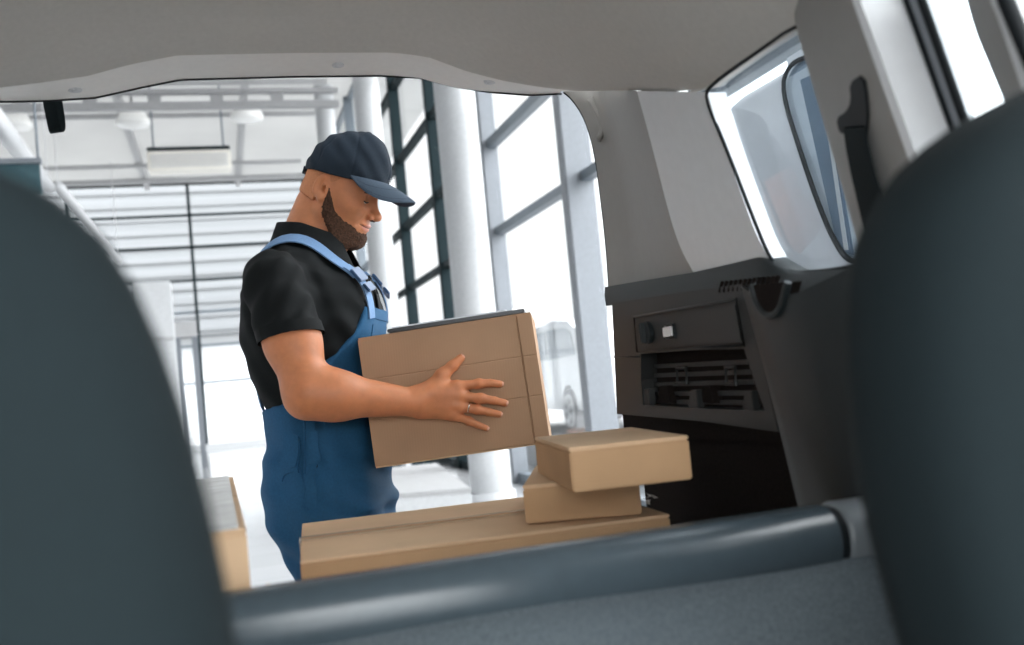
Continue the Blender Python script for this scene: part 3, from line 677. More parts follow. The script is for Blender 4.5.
# ---- front seats
def seat(contour, xc, yc, lab, name='car_seat', lean=.0):
    """contour: half outline (X,Z) from top centre to bottom; mirrored about xc"""
    half = smoothpath([(x, 0, z) for x, z in contour], 40, 3)
    other = half[::-1].copy(); other[:, 0] = 2*xc-other[:, 0]
    loop = np.vstack([half, other[1:-1] if abs(half[0][0]-xc) < 1e-4 else other])
    cz = (loop[:, 2].max()+loop[:, 2].min())/2
    bm = bmesh.new(); rings = []; T = .062
    prof = [(-1, .66), (-.97, .78), (-.88, .88), (-.7, .95), (-.4, .99), (0, 1), (.4, .99), (.7, .95), (.88, .88), (1, .7)]
    t0 = empty(name, (xc, yc, .58))
    for dy, s in prof:
        inset = (1-s)*.20
        ring = []
        for i, p in enumerate(loop):
            v = np.array((p[0]-xc, p[2]-cz)); hw = np.array((abs(half[:, 0]-xc).max(), loop[:, 2].max()-cz))
            q = v*(1-inset/hw)
            z = cz+q[1]; ring.append(bm.verts.new((xc+q[0], yc+dy*T+lean*(z-1.2), z)))
        rings.append(ring)
    n = len(loop)
    for A_, B_ in zip(rings[:-1], rings[1:]):
        for i in range(n): bm.faces.new((A_[i], A_[(i+1) % n], B_[(i+1) % n], B_[i]))
    bm.faces.new(rings[0][::-1]); bm.faces.new(rings[-1])
    o = bm_obj('backrest', bm, M['seat'], t0, True); autosmooth(o, 60)
    bm = bmesh.new(); add_box(bm, (xc, yc-.12, .72), (.44, .34, .14), bev=.04); bm_obj('cushion', bm, M['seat'], t0)
    bm = bmesh.new(); add_box(bm, (xc, yc-.10, .615), (.38, .30, .07), bev=.01); bm_obj('base_frame', bm, M['rubber'], t0)
    adopt(t0); t0['label'] = lab; return t0
RS = [(x_+.015, z_) for x_, z_ in [(.56, 1.352), (.50, 1.352), (.447, 1.342), (.395, 1.322), (.352, 1.295), (.331, 1.268), (.320, 1.240), (.314, 1.199), (.312, 1.132), (.325, 1.05), (.345, .95), (.37, .78), (.56, .74)]]
LS = [(-.235, 1.315), (-.16, 1.313), (-.10, 1.304), (-.070, 1.294), (-.050, 1.283), (-.036, 1.268), (-.019, 1.228), (-.007, 1.166), (.000, 1.105), (.006, 1.0), (.0, .85), (-.03, .78), (-.235, .74)]
seat(RS, .575, .45, 'dark teal car seat back on the right, its top edge rounded below the door window')
seat(LS, -.235, .40, 'dark teal car seat back filling the lower left corner')

# ================================================================== BOXES IN THE VAN
def carton_from(name, corners_top, z0, z1, mats, lab, cat='box', group=None, seam=None, tape=True, extras=None):
    """corners_top: FL, FR, BR, BL in plan (x, y)"""
    FL, FR, BRr, BL = [np.array(c) for c in corners_top]
    c = (FL+FR+BRr+BL)/4; t = empty(name, (c[0], c[1], z0)); t.rotation_euler = (0, 0, math.atan2((FR-FL)[1], (FR-FL)[0]))
    prism_obj('body', [(*p, z0) for p in (FL, FR, BRr, BL)], (0, 0, z1-z0-.005), mats[0], t, .0022)
    mL = (FL+BL)/2; mR = (FR+BRr)/2
    g = (mL-BL)/np.linalg.norm(mL-BL)*.0022
    if seam == 'lid': prism_obj('lid', [(*p, z1-.005) for p in (FL, FR, BRr, BL)], (0, 0, .005), mats[1], t, .0015)
    for a_, b_, c_, d_ in () if seam == 'lid' else ((FL, FR, mR+(-g)*-1, mL+(-g)*-1), (BL, BRr, mR-g, mL-g)):
        pts = [(*p, z1-.005) for p in (a_, b_, c_, d_)]
        prism_obj('top_flap', pts, (0, 0, .004), mats[1], t, .001)
    if tape:
        w = (FL-BL)/np.linalg.norm(FL-BL)*.020; e = (mR-mL)/np.linalg.norm(mR-mL)
        prism_obj('tape', [(*(mL+w-e*.0), z1-.0008), (*(mR+w), z1-.0008), (*(mR-w), z1-.0008), (*(mL-w), z1-.0008)], (0, 0, .0008), mats[2], t)
    tag(t, lab, cat, group); return t
# long carton
zL = 1.0
FL = atZ(300, 561, zL)[:2]; FR = atZ(668, 518, zL)[:2]; BLc = atZ(302, 523, zL)[:2]
nrm = (BLc-FL)/np.linalg.norm(BLc-FL); dep = np.linalg.norm(BLc-FL); d = np.array((nrm[1], -nrm[0]))*np.linalg.norm(FR-FL)*1.03; FR = FL+d
BLc = FL+nrm*dep; BRc = FR+nrm*dep
lb = carton_from('carton', (FL, FR, BRc, BLc), .58, zL, (M['card'], M['card_pale'], M['tape']), 'long flat-topped cardboard carton carrying the two small boxes', group='cardboard boxes', tape=False)
mL = (FL+BLc)/2; dd = d/np.linalg.norm(d)
mesh_pts = [(mL-nrm*.016-dd*.001), (mL+nrm*.016-dd*.001)]
bm = bmesh.new(); prism(bm, [(*mesh_pts[0], zL-.07), (*mesh_pts[1], zL-.07), (*mesh_pts[1], zL+.001), (*mesh_pts[0], zL+.001)], tuple((*(-dd*.0015), 0))); bm_obj('end_tape', bm, M['film'], lb)
q0 = (FL+BLc)/2+nrm*.006; q1 = (FR+BRc)/2+nrm*.006
prism_obj('tape', [(*(q0-nrm*.022), zL-.0004), (*(q1-nrm*.022), zL-.0004), (*(q1+nrm*.022), zL-.0004), (*(q0+nrm*.022), zL-.0004)], (0, 0, .0008), M['tape'], lb)
prism_obj('flap_edge', [(*(q0-nrm*.0075), zL+.0002), (*(q1-nrm*.0075), zL+.0002), (*(q1-nrm*.004), zL+.0002), (*(q0-nrm*.004), zL+.0002)], (0, 0, .0014), M['card_edge'], lb)
# lower small box
z0 = zL+.0015
A0 = atZ(526, 524, z0)[:2]; z1 = plane_hit(524.3, 485.6, (*A0, 0), (0, 1, 0))[2]
ea = radians(-21); e = np.array((cos(ea), sin(ea))); n_ = np.array((-e[1], e[0])); A1 = A0+e*.160; dp = .30
carton_from('carton', (A0, A1, A1+n_*dp, A0+n_*dp), z0, z1, (M['card'], M['card_pale'], M['tape']), 'lower of the two small cardboard boxes, lying on the long carton', group='cardboard boxes', tape=False, seam='lid')
# upper small box
z0 = z1+.001
B0 = atZ(573.2, 493, z0)[:2]; z2 = plane_hit(568, 448.4, (*B0, 0), (0, 1, 0))[2]
ea = radians(-7); e = np.array((cos(ea), sin(ea))); vb = radians(-9.3); vd = np.array((-sin(vb), cos(vb)))*.30; B1 = B0+e*.155
ub = carton_from('carton', (B0, B1, B1+vd, B0+vd), z0, z2, (M['card'], M['card_pale'], M['tape']), 'upper small cardboard box turned askew on top of the other', group='cardboard boxes', tape=False, seam='lid')
# crumpled film scrap beside the small boxes
sc_ = np.array(atZ(649, 498, zL+.012)); bm = bmesh.new()
for k in range(8):
    a_ = random.uniform(0, 6.28); p = sc_+np.array((random.uniform(-.010, .012), random.uniform(-.008, .008), random.uniform(-.006, .004)))
    v3 = [bm.verts.new(p+np.array((random.uniform(-.008, .008), random.uniform(-.006, .006), random.uniform(-.004, .005)))) for _ in range(3)]; bm.faces.new(v3)
o = bm_obj('film_scrap', bm, M['film'], None); tag(o, 'crumpled clear film scrap at the right end of the small boxes', 'film scrap')
# left carton wrapped in film
zc = 1.085
N1 = atZ(246, 527.5, zc); F1 = atZ(232, 473, zc)
yN = N1[1]; yF = 1.76; xr = N1[0]
dirv = np.array((F1[0]-N1[0], F1[1]-N1[1])); dirv /= np.linalg.norm(dirv)
FRl = np.array((xr, yN)); BRl = FRl+dirv*(yF-yN); lft = np.array((-dirv[1], dirv[0]))*.34
lc = carton_from('carton', (FRl+lft, FRl, BRl, BRl+lft), .58, zc, (M['card_pale'], M['card_pale'], M['film']), 'cardboard carton with film over its top beside the left seat', group='cardboard boxes', tape=False)
cc_ = (FRl+BRl+lft)
prism_obj('film_sheet', [(*(FRl+lft*.02), zc), (*(BRl+lft*.02), zc), (*(BRl+lft*.98), zc), (*(FRl+lft*.98), zc)], (0, 0, .0015), M['film'], lc)
bm = bmesh.new(); 
for (dx, dz, ln) in ((0, .0, .03), (.004, .01, .02)):
    p = FRl+np.array((.002, -.002)); tube_pts(bm, [(*p, zc-.075+dz), (p[0]+.008, p[1]-.004, zc-.08+dz), (p[0]+.014, p[1]-.006, zc-.068+dz+dx)], .0015, 5)
bm_obj('tape_end', bm, M['card_edge'], lc)

# ================================================================== HELD BOX
FYAW = radians(-19.0)
TL = atY(357, 341, 2.06); 
bdir = np.array((cos(FYAW), sin(FYAW), 0)); bn = np.array((-sin(FYAW), cos(FYAW), 0))     # bn points away from the camera
def onbox(x, y, off=0.0): return plane_hit(x, y, TL-bn*off, bn)
TR = onbox(532, 313); BRh = onbox(549, 442); BLh = onbox(376, 466)
wv = ((TR-TL)+(BRh-BLh))/2; BW = np.linalg.norm(wv); ex = wv/BW; ez = np.cross(ex, bn); ez = ez if ez[2] > 0 else -ez
BH = (np.linalg.norm(TL-BLh)+np.linalg.norm(TR-BRh))/2; BD = .285
bc = (TL+TR+BRh+BLh)/4
hx = empty('carton', tuple(bc+bn*BD/2-ez*BH/2))
def hb_pt(u, w_, v): return bc+ex*(u*BW/2)+ez*(v*BH/2)+bn*(w_*BD)    # u,v in -1..1 ; w 0..1 depth
def grooved_face():
    us = [-1]; vs = [-1]
    ug = [.83]; vg = [-.27, .36]
    for g in ug: us += [g-.012, g, g+.012]
    for g in vg: vs += [g-.016, g, g+.016]
    us.append(1); vs.append(1); return sorted(us), sorted(vs), ug, vg
us, vs, ug, vg = grooved_face()
V = []; Fc = []
for v in vs:
    for u in us:
        dpt = .0022 if (any(abs(u-g) < 1e-6 for g in ug)) else (.0012 if any(abs(v-g) < 1e-6 for g in vg) else 0)
        if u > .83+.006: dpt -= .0012
        V.append(hb_pt(u, 0, v)+bn*dpt)
nu = len(us)
for j in range(len(vs)-1):
    for i in range(nu-1): Fc.append((j*nu+i, j*nu+i+1, (j+1)*nu+i+1, (j+1)*nu+i))
o0 = len(V)
V += [hb_pt(-1, 1, -1), hb_pt(1, 1, -1), hb_pt(1, 1, 1), hb_pt(-1, 1, 1)]
nv_ = len(vs); bot = list(range(nu)); top = [(nv_-1)*nu+i for i in range(nu)]; lef = [j*nu for j in range(nv_)]; rig = [j*nu+nu-1 for j in range(nv_)]
Fc += [tuple(bot+[o0+1, o0]), tuple(top[::-1]+[o0+3, o0+2][::1]), tuple(lef+[o0+3, o0]), tuple(rig+[o0+2, o0+1]), (o0, o0+1, o0+2, o0+3)]
mesh_obj('body', V, Fc, M['card_held'], hx)
prism_obj('bottom_lip', [hb_pt(-1, 0.02, -1.005), hb_pt(1, .02, -1.005), hb_pt(1, .98, -1.005), hb_pt(-1, .98, -1.005)], tuple(-ez*.003), M['card_pale'], hx)
for w0, w1 in ((0.005, .485), (.515, .995)):
    prism_obj('top_flap', [hb_pt(-.995, w0, 1), hb_pt(.995, w0, 1), hb_pt(.995, w1, 1), hb_pt(-.995, w1, 1)], tuple(ez*.004), M['card_held'], hx, .0008)
tag(hx, 'brown cardboard box held in the man\'s hands against his bib', 'box', 'cardboard boxes')
cb_ = empty('clipboard', tuple(hb_pt(.3, .3, 1)+ez*.006))
def cbp(u, w_, h): return hb_pt(u, w_, 1)+ez*h
prism_obj('board', [cbp(-.66, .04, .006), cbp(.93, .04, .006), cbp(.93, .86, .006), cbp(-.66, .86, .006)], tuple(ez*.008), M['clip_board'], cb_, .0015)
prism_obj('paper', [cbp(-.62, .07, .0145), cbp(.72, .07, .0145), cbp(.72, .83, .0145), cbp(-.62, .83, .0145)], tuple(ez*.003), M['paper'], cb_)
cl = prism_obj('clip', [cbp(.78, .30, .0145), cbp(.90, .30, .0145), cbp(.90, .62, .0145), cbp(.78, .62, .0145)], tuple(ez*.008), M['steel'], cb_, .001)
tag(cb_, 'black clipboard with papers lying on the held box', 'clipboard')
#PBEGIN
# ================================================================== THE MAN (one continuous body surface grown from a distance field)
def nrmz(v): v = np.array(v, float); return v/np.linalg.norm(v)
PO = np.array((.223, 2.25, 0.0)); PF = np.array((cos(radians(20)), -sin(radians(20)), 0)); PL = np.array((sin(radians(20)), cos(radians(20)), 0)); PZ = np.array((0, 0, 1.))
def zmap(z): return z if z < 1.2 else 1.2+(z-1.2)*1.06
def B(f, l, z): return PO+PF*f+PL*l+PZ*zmap(z)
def toB(P):
    q = np.asarray(P)-PO; z = q[..., 2]; return q @ PF, q @ PL, np.where(z < 1.2, z, 1.2+(z-1.2)/1.06)
# head frame
HY = radians(-27); HP = radians(23); HR = radians(3)
hx0 = np.array((cos(HY)*cos(HP), sin(HY)*cos(HP), -sin(HP))); hy0 = np.array((-sin(HY), cos(HY), 0)); hz0 = np.cross(hx0, hy0)
hxv = hx0; hyv = hy0*cos(HR)-hz0*sin(HR)*-1; hyv = nrmz(hyv - hxv*(hyv@hxv)); hzv = np.cross(hxv, hyv)
HRM = np.stack([hxv, hyv, hzv])            # rows: head axes
HS = .93
EAR = atY(324, 187.5, 2.18); HO = EAR+hyv*.079*HS
def Hd(x, y, z): return HO+(hxv*x+hyv*y+hzv*z)*HS
def toH(P): return ((np.asarray(P)-HO) @ HRM.T)/HS

def smin(a, b, k):
    h = np.maximum(k-np.abs(a-b), 0)/k; return np.minimum(a, b)-h*h*k*.25
def smax(a, b, k): return -smin(-a, -b, k)
def cap(a, ra, b, rb, k=.02, op='+'): return ('c', np.array(a, float), ra, np.array(b, float), rb, k, op)
def ell(c, r, R=None, k=.02, op='+'): return ('e', np.array(c, float), np.array(r, float), R, k, op)
def ev(pr, P):
    if pr[0] == 'c':
        _, a, ra, b_, rb_, k, op = pr; d = b_-a; L2 = d@d
        q = P-a; t = np.clip((q@d)/max(L2, 1e-12), 0, 1)
        return np.sqrt(((q-t[..., None]*d)**2).sum(-1))-(ra+(rb_-ra)*t)
    _, c, r, R, k, op = pr; q = P-c
    if R is not None: q = q @ R.T
    k0 = np.sqrt(((q/r)**2).sum(-1)); k1 = np.sqrt(((q/(r*r))**2).sum(-1))
    return k0*(k0-1)/np.maximum(k1, 1e-9)
def bounds(pr, m):
    if pr[0] == 'c': r = max(pr[2], pr[4])+m; return np.minimum(pr[1], pr[3])-r, np.maximum(pr[1], pr[3])+r
    r = pr[2].max()+m; return pr[1]-r, pr[1]+r
def evalP(prims, P, d0=1.0):
    d = np.full(P.shape[:-1], d0)
    for pr in prims:
        v = ev(pr, P); d = smin(d, v, pr[-2]) if pr[-1] == '+' else smax(d, -v, pr[-2])
    return d
def evalG(prims, xs, ys, zs, m=.05):
    d = np.full((len(xs), len(ys), len(zs)), 1.0, np.float32)
    for pr in prims:
        lo, hi = bounds(pr, m+pr[-2]); sl = []
        for ax, (l, h) in zip((xs, ys, zs), zip(lo, hi)):
            i0, i1 = np.searchsorted(ax, l), np.searchsorted(ax, h); sl.append(slice(i0, i1))
        gx, gy, gz = xs[sl[0]], ys[sl[1]], zs[sl[2]]
        if min(len(gx), len(gy), len(gz)) == 0: continue
        P = np.stack(np.meshgrid(gx, gy, gz, indexing='ij'), -1); v = ev(pr, P)
        s = tuple(sl); d[s] = smin(d[s], v, pr[-2]) if pr[-1] == '+' else smax(d[s], -v, pr[-2])
    return d
def nets(d, xs, ys, zs, smooth=1):
    s = d < 0; nx, ny, nz = d.shape
    def c(a, i, j, k): return a[i:nx-1+i, j:ny-1+j, k:nz-1+k]
    cnt = sum(c(s, i, j, k).astype(np.int8) for i in (0, 1) for j in (0, 1) for k in (0, 1))
    I = np.argwhere((cnt > 0) & (cnt < 8)); N = len(I)
    acc = np.zeros((N, 3)); w_ = np.zeros(N)
    cor = [(i, j, k) for i in (0, 1) for j in (0, 1) for k in (0, 1)]
    for a in cor:
        for ax in range(3):
            if a[ax] == 0:
                b_ = list(a); b_[ax] = 1
                da = d[I[:, 0]+a[0], I[:, 1]+a[1], I[:, 2]+a[2]]; db = d[I[:, 0]+b_[0], I[:, 1]+b_[1], I[:, 2]+b_[2]]
                mk = (da < 0) != (db < 0); t = np.where(mk, da/np.where(mk, da-db, 1), 0)
                p = np.array(a, float)[None].repeat(N, 0); p[:, ax] = t; acc[mk] += p[mk]; w_[mk] += 1
    fi = I+acc/w_[:, None]
    V = np.stack([np.interp(fi[:, q], np.arange(len(ax)), ax) for q, ax in enumerate((xs, ys, zs))], 1)
    idx = np.full((nx-1, ny-1, nz-1), -1, np.int64); idx[I[:, 0], I[:, 1], I[:, 2]] = np.arange(N)
    quads = []
    for ax in range(3):
        sl0 = [slice(None)]*3; sl1 = [slice(None)]*3; sl0[ax] = slice(0, -1); sl1[ax] = slice(1, None)
        a = s[tuple(sl0)]; b_ = s[tuple(sl1)]; e = np.argwhere(a != b_); u, v = [(1, 2), (2, 0), (0, 1)][ax]
        ok = (e[:, u] > 0) & (e[:, v] > 0) & (e[:, u] < d.shape[u]-1) & (e[:, v] < d.shape[v]-1); e = e[ok]
        def g(du, dv):
            q = e.copy(); q[:, u] -= du; q[:, v] -= dv; return idx[q[:, 0], q[:, 1], q[:, 2]]
        Q = np.stack([g(1, 1), g(0, 1), g(0, 0), g(1, 0)], 1)
        fl = ~a[e[:, 0], e[:, 1], e[:, 2]]; Q[fl] = Q[fl][:, ::-1]; quads.append(Q)
    Q = np.vstack(quads); Q = Q[(Q >= 0).all(1)]
    for _ in range(smooth):
        sm = np.zeros_like(V); n_ = np.zeros(N)
        for a, b_ in ((0, 1), (1, 2), (2, 3), (3, 0)):
            np.add.at(sm, Q[:, a], V[Q[:, b_]]); np.add.at(n_, Q[:, a], 1)
            np.add.at(sm, Q[:, b_], V[Q[:, a]]); np.add.at(n_, Q[:, b_], 1)
        V = V*.5+.5*sm/np.maximum(n_, 1)[:, None]
    return V, Q
def net_obj(name, V, Q, material, parent=None, matidx=None):
    me = bpy.data.meshes.new(name)
    me.vertices.add(len(V)); me.vertices.foreach_set('co', V.astype(np.float32).ravel())
    me.loops.add(len(Q)*4); me.loops.foreach_set('vertex_index', Q.astype(np.int32).ravel())
    me.polygons.add(len(Q)); me.polygons.foreach_set('loop_start', np.arange(len(Q), dtype=np.int32)*4)
    me.update(calc_edges=True); me.validate()
    o = link_mesh(name, me, material, parent, True)
    if matidx is not None: me.polygons.foreach_set('material_index', matidx.astype(np.int32)); me.update()
    return o
def axis(a, b_, h): return np.arange(a, b_+h, h)

# ---- joints
rSh = atY(273, 281, 2.07)
rEl = atY(309, 393, 1.985)
onb = onbox
rWr = onb(417, 402.5, .034)
def mirror(P):
    f, l, z = toB(P); return B(f, .012-l, z)
# torso (shared by the body and by the clothes)
torso = [
    ell(B(-.005, 0, .995), (.102, .158, .125), np.stack([PF, PL, PZ]), .06),
    ell(B(-.006, 0, 1.12), (.108, .148, .16), np.stack([PF, PL, PZ]), .06),
    ell(B(-.012, 0, 1.305), (.112, .165, .185), np.stack([PF, PL, PZ]), .07),
    ell(B(.05, -.07, 1.37), (.064, .085, .085), np.stack([PF, PL, PZ]), .05),
    ell(B(.045, 0, 1.40), (.06, .10, .07), np.stack([PF, PL, PZ]), .05),
    ell(B(.05, .07, 1.37), (.064, .085, .085), np.stack([PF, PL, PZ]), .05),
    cap(B(-.035, -.125, 1.428), .058, B(-.035, .125, 1.428), .058, .06),
    cap(B(-.03, -.045, 1.478), .056, B(-.03, .045, 1.478), .056, .06),
    ell(B(-.072, -.08, 1.345), (.066, .09, .13), np.stack([PF, PL, PZ]), .05),
    ell(B(-.072, .08, 1.345), (.066, .09, .13), np.stack([PF, PL, PZ]), .05),
    ell(B(-.046, -.07, 1.0), (.068, .085, .10), np.stack([PF, PL, PZ]), .04),
    ell(B(-.046, .07, 1.0), (.068, .085, .10), np.stack([PF, PL, PZ]), .04),
]
def arm_upper(sh, el):
    md = sh*.45+el*.55
    return [cap(sh, .050, md, .052, .04), cap(md, .052, el, .045, .03)]
hip = {s: B(0, s*.088, .95) for s in (-1, 1)}; kne = {s: B(.075, s*.10, .50) for s in (-1, 1)}; ank = {s: B(-.015, s*.11, .085) for s in (-1, 1)}
legs = []
for s in (-1, 1):
    legs += [cap(hip[s], .092, kne[s], .060, .05), cap(kne[s], .058, ank[s]*.6+kne[s]*.4, .054, .03), cap(kne[s]*.4+ank[s]*.6, .054, ank[s], .036, .03)]
feet = []
for s in (-1, 1):
    feet += [cap(B(-.045, s*.11, .045), .036, B(.11, s*.125, .034), .034, .02), cap(B(.10, s*.125, .032), .034, B(.16, s*.13, .028), .026, .02), cap(ank[s], .038, B(-.02, s*.11, .05), .036, .03)]
neck = [cap(B(-.025, 0, 1.50), .066, Hd(-.028, 0, -.05), .058, .05), cap(B(.03, 0, 1.52), .04, Hd(.03, 0, -.085), .035, .04)]
# forearm + hand
fo = rEl*.76+rWr*.24
def arm_lower(el, fo_, wr): return [cap(el, .045, fo_, .0455, .03), cap(fo_, .0455, wr, .0265, .03)]
hand_pts = dict(
    index=[(457, 386.5, .021), (479, 383.5, .017), (491, 383, .0125), (500.5, 384, .0095)],
    middle=[(459, 396, .022), (481, 398.2, .018), (494.5, 400.7, .013), (505, 403, .0095)],
    ring=[(458, 406, .021), (477, 409.5, .017), (489, 412, .0125), (499.5, 414.3, .0095)],
    little=[(455, 415.5, .018), (469, 421, .0145), (478.5, 425.2, .0115), (486.5, 428.3, .009)],
    thumb=[(431, 391, .026), (442, 375.5, .020), (452.8, 365.8, .014), (461, 358, .0105)])
rad = dict(index=(.0112, .0095, .0086, .0076), middle=(.0114, .0098, .0089, .0078), ring=(.011, .0093, .0085, .0074), little=(.0098, .0082, .0074, .0066), thumb=(.0155, .0122, .0108, .0090))
HP3 = {k: [onb(x, y, o) for x, y, o in v] for k, v in hand_pts.items()}
def hand(h3, wr, tf):
    pr = []
    W = tf(wr)
    wa = tf(onb(421, 397, .030)); wb2 = tf(onb(421, 408, .028))
    pr.append(cap(wa, .0205, wb2, .0195, .02))
    for k, v in h3.items():
        v = [tf(p) for p in v]; r = rad[k]
        if k != 'thumb':
            src = wa*.7+wb2*.3 if k in ('index', 'middle') else wb2*.7+wa*.3
            pr.append(cap(src, .018, v[0], .0138 if k != 'little' else .0115, .012))
            pr.append(cap(v[0], .0118 if k != 'little' else .0098, v[0]*.5+v[1]*.5, r[1], .005))
            pr.append(('e', v[0]-bn*.004, np.array((.0105, .0105, .0105)), None, .006, '+'))
            for i in range(0, 3): pr.append(cap(v[i], r[i]*.95, v[i+1], r[i+1]*.97, .0025))
            pr.append(('e', v[1], np.array((.0098, .0098, .0098))*(r[1]/.0095)*1.02, None, .006, '+'))
        else:
            pr.append(cap(wa, .019, v[0], .018, .02)); pr.append(cap(v[0], .0185, v[1], .0142, .012))
            pr.append(cap(v[1], .0138, v[2], .0112, .008)); pr.append(cap(v[2], .0112, v[3], .0090, .006))
    # flesh between thumb and first finger, heel of the hand
    a = tf(onb(440, 388, .020)); b_ = tf(onb(450, 392, .019)); pr.append(cap(a, .0150, b_, .0130, .015))
    pr.append(cap(tf(onb(428, 410, .022)), .0150, tf(onb(447, 413, .018)), .0110, .012))
    return pr
ident = lambda p: p
rHand = hand(HP3, rWr, ident); lHand = hand(HP3, rWr, mirror)
lSh, lEl, lWr, lfo = mirror(rSh), mirror(rEl), mirror(rWr), mirror(fo)
armsU = arm_upper(rSh, rEl)+arm_upper(lSh, lEl)
armsL = arm_lower(rEl, fo, rWr)+arm_lower(lEl, lfo, lWr)
armsL += [cap(rEl+np.array((-.010, 0, -.014)), .028, rEl, .034, .02), cap(mirror(rEl+np.array((-.010, 0, -.014))), .028, lEl, .034, .02)]
# head
HB = HRM
def he(c, r, k=.02, op='+', rot=None):
    R = HB if rot is None else rot @ HB
    return ell(Hd(*c), np.array(r)*HS, R, k, op)
def hc(a, ra, b_, rb_, k=.015, op='+'): return cap(Hd(*a), ra*HS, Hd(*b_), rb_*HS, k, op)
def roty(a): a = radians(a); return np.array([[cos(a), 0, -sin(a)], [0, 1, 0], [sin(a), 0, cos(a)]])
head = [he((.007, 0, .042), (.086, .074, .082), .02), he((.040, 0, -.020), (.055, .060, .085), .03),
        he((.02, 0, .0), (.07, .068, .07), .03)]
for s in (-1, 1):
    head += [hc((.006, s*.052, -.055), .016, (.062, s*.024, -.098), .016, .025), hc((.0, s*.060, -.01), .014, (.008, s*.054, -.055), .015, .02),
             he((.066, s*.040, -.022), (.024, .022, .018), .025)]
head += [he((.078, 0, -.098), (.020, .024, .018), .02), hc((.086, -.030, .024), .0125, (.086, .030, .024), .0125, .02),
         he((.080, 0, -.060), (.017, .030, .026), .02), he((.02, 0, -.085), (.05, .04, .022), .03)]
for s in (-1, 1): head += [he((.101, s*.031, .0015), (.017, .019, .0125), .014, '-')]
head += [hc((.090, 0, .014), .0085, (.113, 0, -.028), .0095, .010), he((.1165, 0, -.032), (.0125, .0130, .0112), .007), hc((.103, .0235, -.034), .0015, (.108, .021, -.026), .0013, .004, '-'), hc((.103, -.0235, -.034), .0015, (.108, -.021, -.026), .0013, .004, '-')]
for s in (-1, 1):
    head += [he((.1025, s*.0135, -.0365), (.0125, .0085, .0085), .004), he((.1085, s*.0068, -.0455), (.0055, .0036, .004), .003, '-')]
    head += [he((.079, s*.031, .002), (.0135, .0150, .0115), .006), hc((.0915, s*.019, -.0035), .0022, (.087, s*.044, -.0045), .0018, .004)]     # eye ball under the lid, lower lid fold
head += [he((.0975, 0, -.0585), (.0090, .024, .0048), .005), he((.0955, 0, -.0690), (.0092, .0205, .0060), .005)]
head += [hc((.1075, -.016, -.0632), .0016, (.1075, .016, -.0632), .0016, .003, '-'), hc((.103, -.017, -.0632), .0016, (.093, -.026, -.0605), .0013, .003, '-'), hc((.103, .017, -.0632), .0016, (.093, .026, -.0605), .0013, .003, '-')]
for s in (-1, 1):    # fold from nose to mouth corner
    head += [hc((.1005, s*.0205, -.038), .0024, (.0885, s*.034, -.062), .0022, .007, '-')]
ears = []
for s in (-1, 1):
    rot = roty(14); tilt = np.array([[cos(s*.35), -sin(s*.35), 0], [sin(s*.35), cos(s*.35), 0], [0, 0, 1]])
    ears += [he((-.008, s*.0775, .003), (.0185, .0075, .031), .006, '+', tilt @ rot), he((-.002, s*.079, -.022), (.0095, .006, .012), .006)]
    ears += [he((-.0040, s*.0866, .006), (.0115, .0085, .0200), .003, '-', rot), he((.002, s*.080, -.003), (.006, .012, .009), .002, '-')]
    ears += [hc((-.010, s*.0815, .018), .0024, (-.012, s*.0815, -.008), .0028, .004), hc((.0075, s*.079, .002), .003, (.0075, s*.079, -.007), .003, .004)]
torso_in = [('e', p[1], p[2]-.014, p[3], p[4], p[5]) if p[0] == 'e' else ('c', p[1], p[2]-.014, p[3], p[4]-.014, p[5], p[6]) for p in torso]
bodyp = torso_in+armsU+legs+feet+armsL+neck+head+ears+rHand+lHand
ax = np.r_[axis(-.12, .06, .006), axis(.066, .16, .003), axis(.163, .42, .0022), axis(.423, .69, .003)]
ay = np.r_[axis(1.84, 2.12, .003), axis(2.123, 2.32, .0022), axis(2.326, 2.66, .006)]
az = np.r_[axis(-.02, 1.04, .012), axis(1.046, 1.10, .005), axis(1.104, 1.29, .0028), axis(1.296, 1.50, .006), axis(1.503, 1.86, .0022)]
dB = evalG(bodyp, ax, ay, az, .03)
V, Q = nets(dB, ax, ay, az, 1); del dB
fc = toH(V[Q].mean(1)); lipz = -.0632+.0*fc[:, 0]
mi = ((np.abs(fc[:, 1]) < .0215) & (fc[:, 2] < -.0545+.0*fc[:, 1]) & (fc[:, 2] > -.0735) & (fc[:, 0] > .085) & (((np.abs(fc[:, 1])/.0225)**2+((fc[:, 2]+.0635)/.0092)**2) < 1)).astype(int)
person = net_obj('person', V, Q, [M['skin'], M['lips']], None, mi)
tag(person, "man in navy cap, black polo and blue bib overalls holding a cardboard box", 'person')

# nails, brows, lashes
for k in ('index', 'middle', 'ring', 'little', 'thumb'):
    for tf in (ident, mirror):
        v = [tf(p) for p in HP3[k]]; d_ = nrmz(v[3]-v[2]); out = nrmz(-bn) if tf is ident else nrmz(PL)
        sd = nrmz(np.cross(d_, out)); out = np.cross(sd, d_); r = rad[k][3]; c = v[3]+d_*r*.05+out*r*.86
        rows = []
        for i in np.linspace(-1, 1, 5):
            rows.append([tuple(c+d_*(j*r*.75)+sd*(i*r*.62)-out*(r*.30*i*i+r*.12*max(j, 0)**2)) for j in np.linspace(-1, 1, 4)])
        grid_obj('finger_nail', rows, M['nail'], person, .0008, tuple(-out))
def head_surface(y, z, x0=.125):
    for x in np.linspace(x0, .03, 200):
        if evalP(head, Hd(x, y, z)[None])[0] < 0: return x
    return .03
for s in (-1, 1):
    pts = []
    for t in np.linspace(.12, .9, 9):
        y = s*(.020+.023*t); z = -.0050-.0020*sin(t*pi); pts.append(Hd(head_surface(y, z)-.0004, y, z))
    tube_obj('eye', pts, .0012, M['eye'], person, 6, rad=[.0004, .0010, .0014, .0016, .0017, .0016, .0014, .0010, .0004])
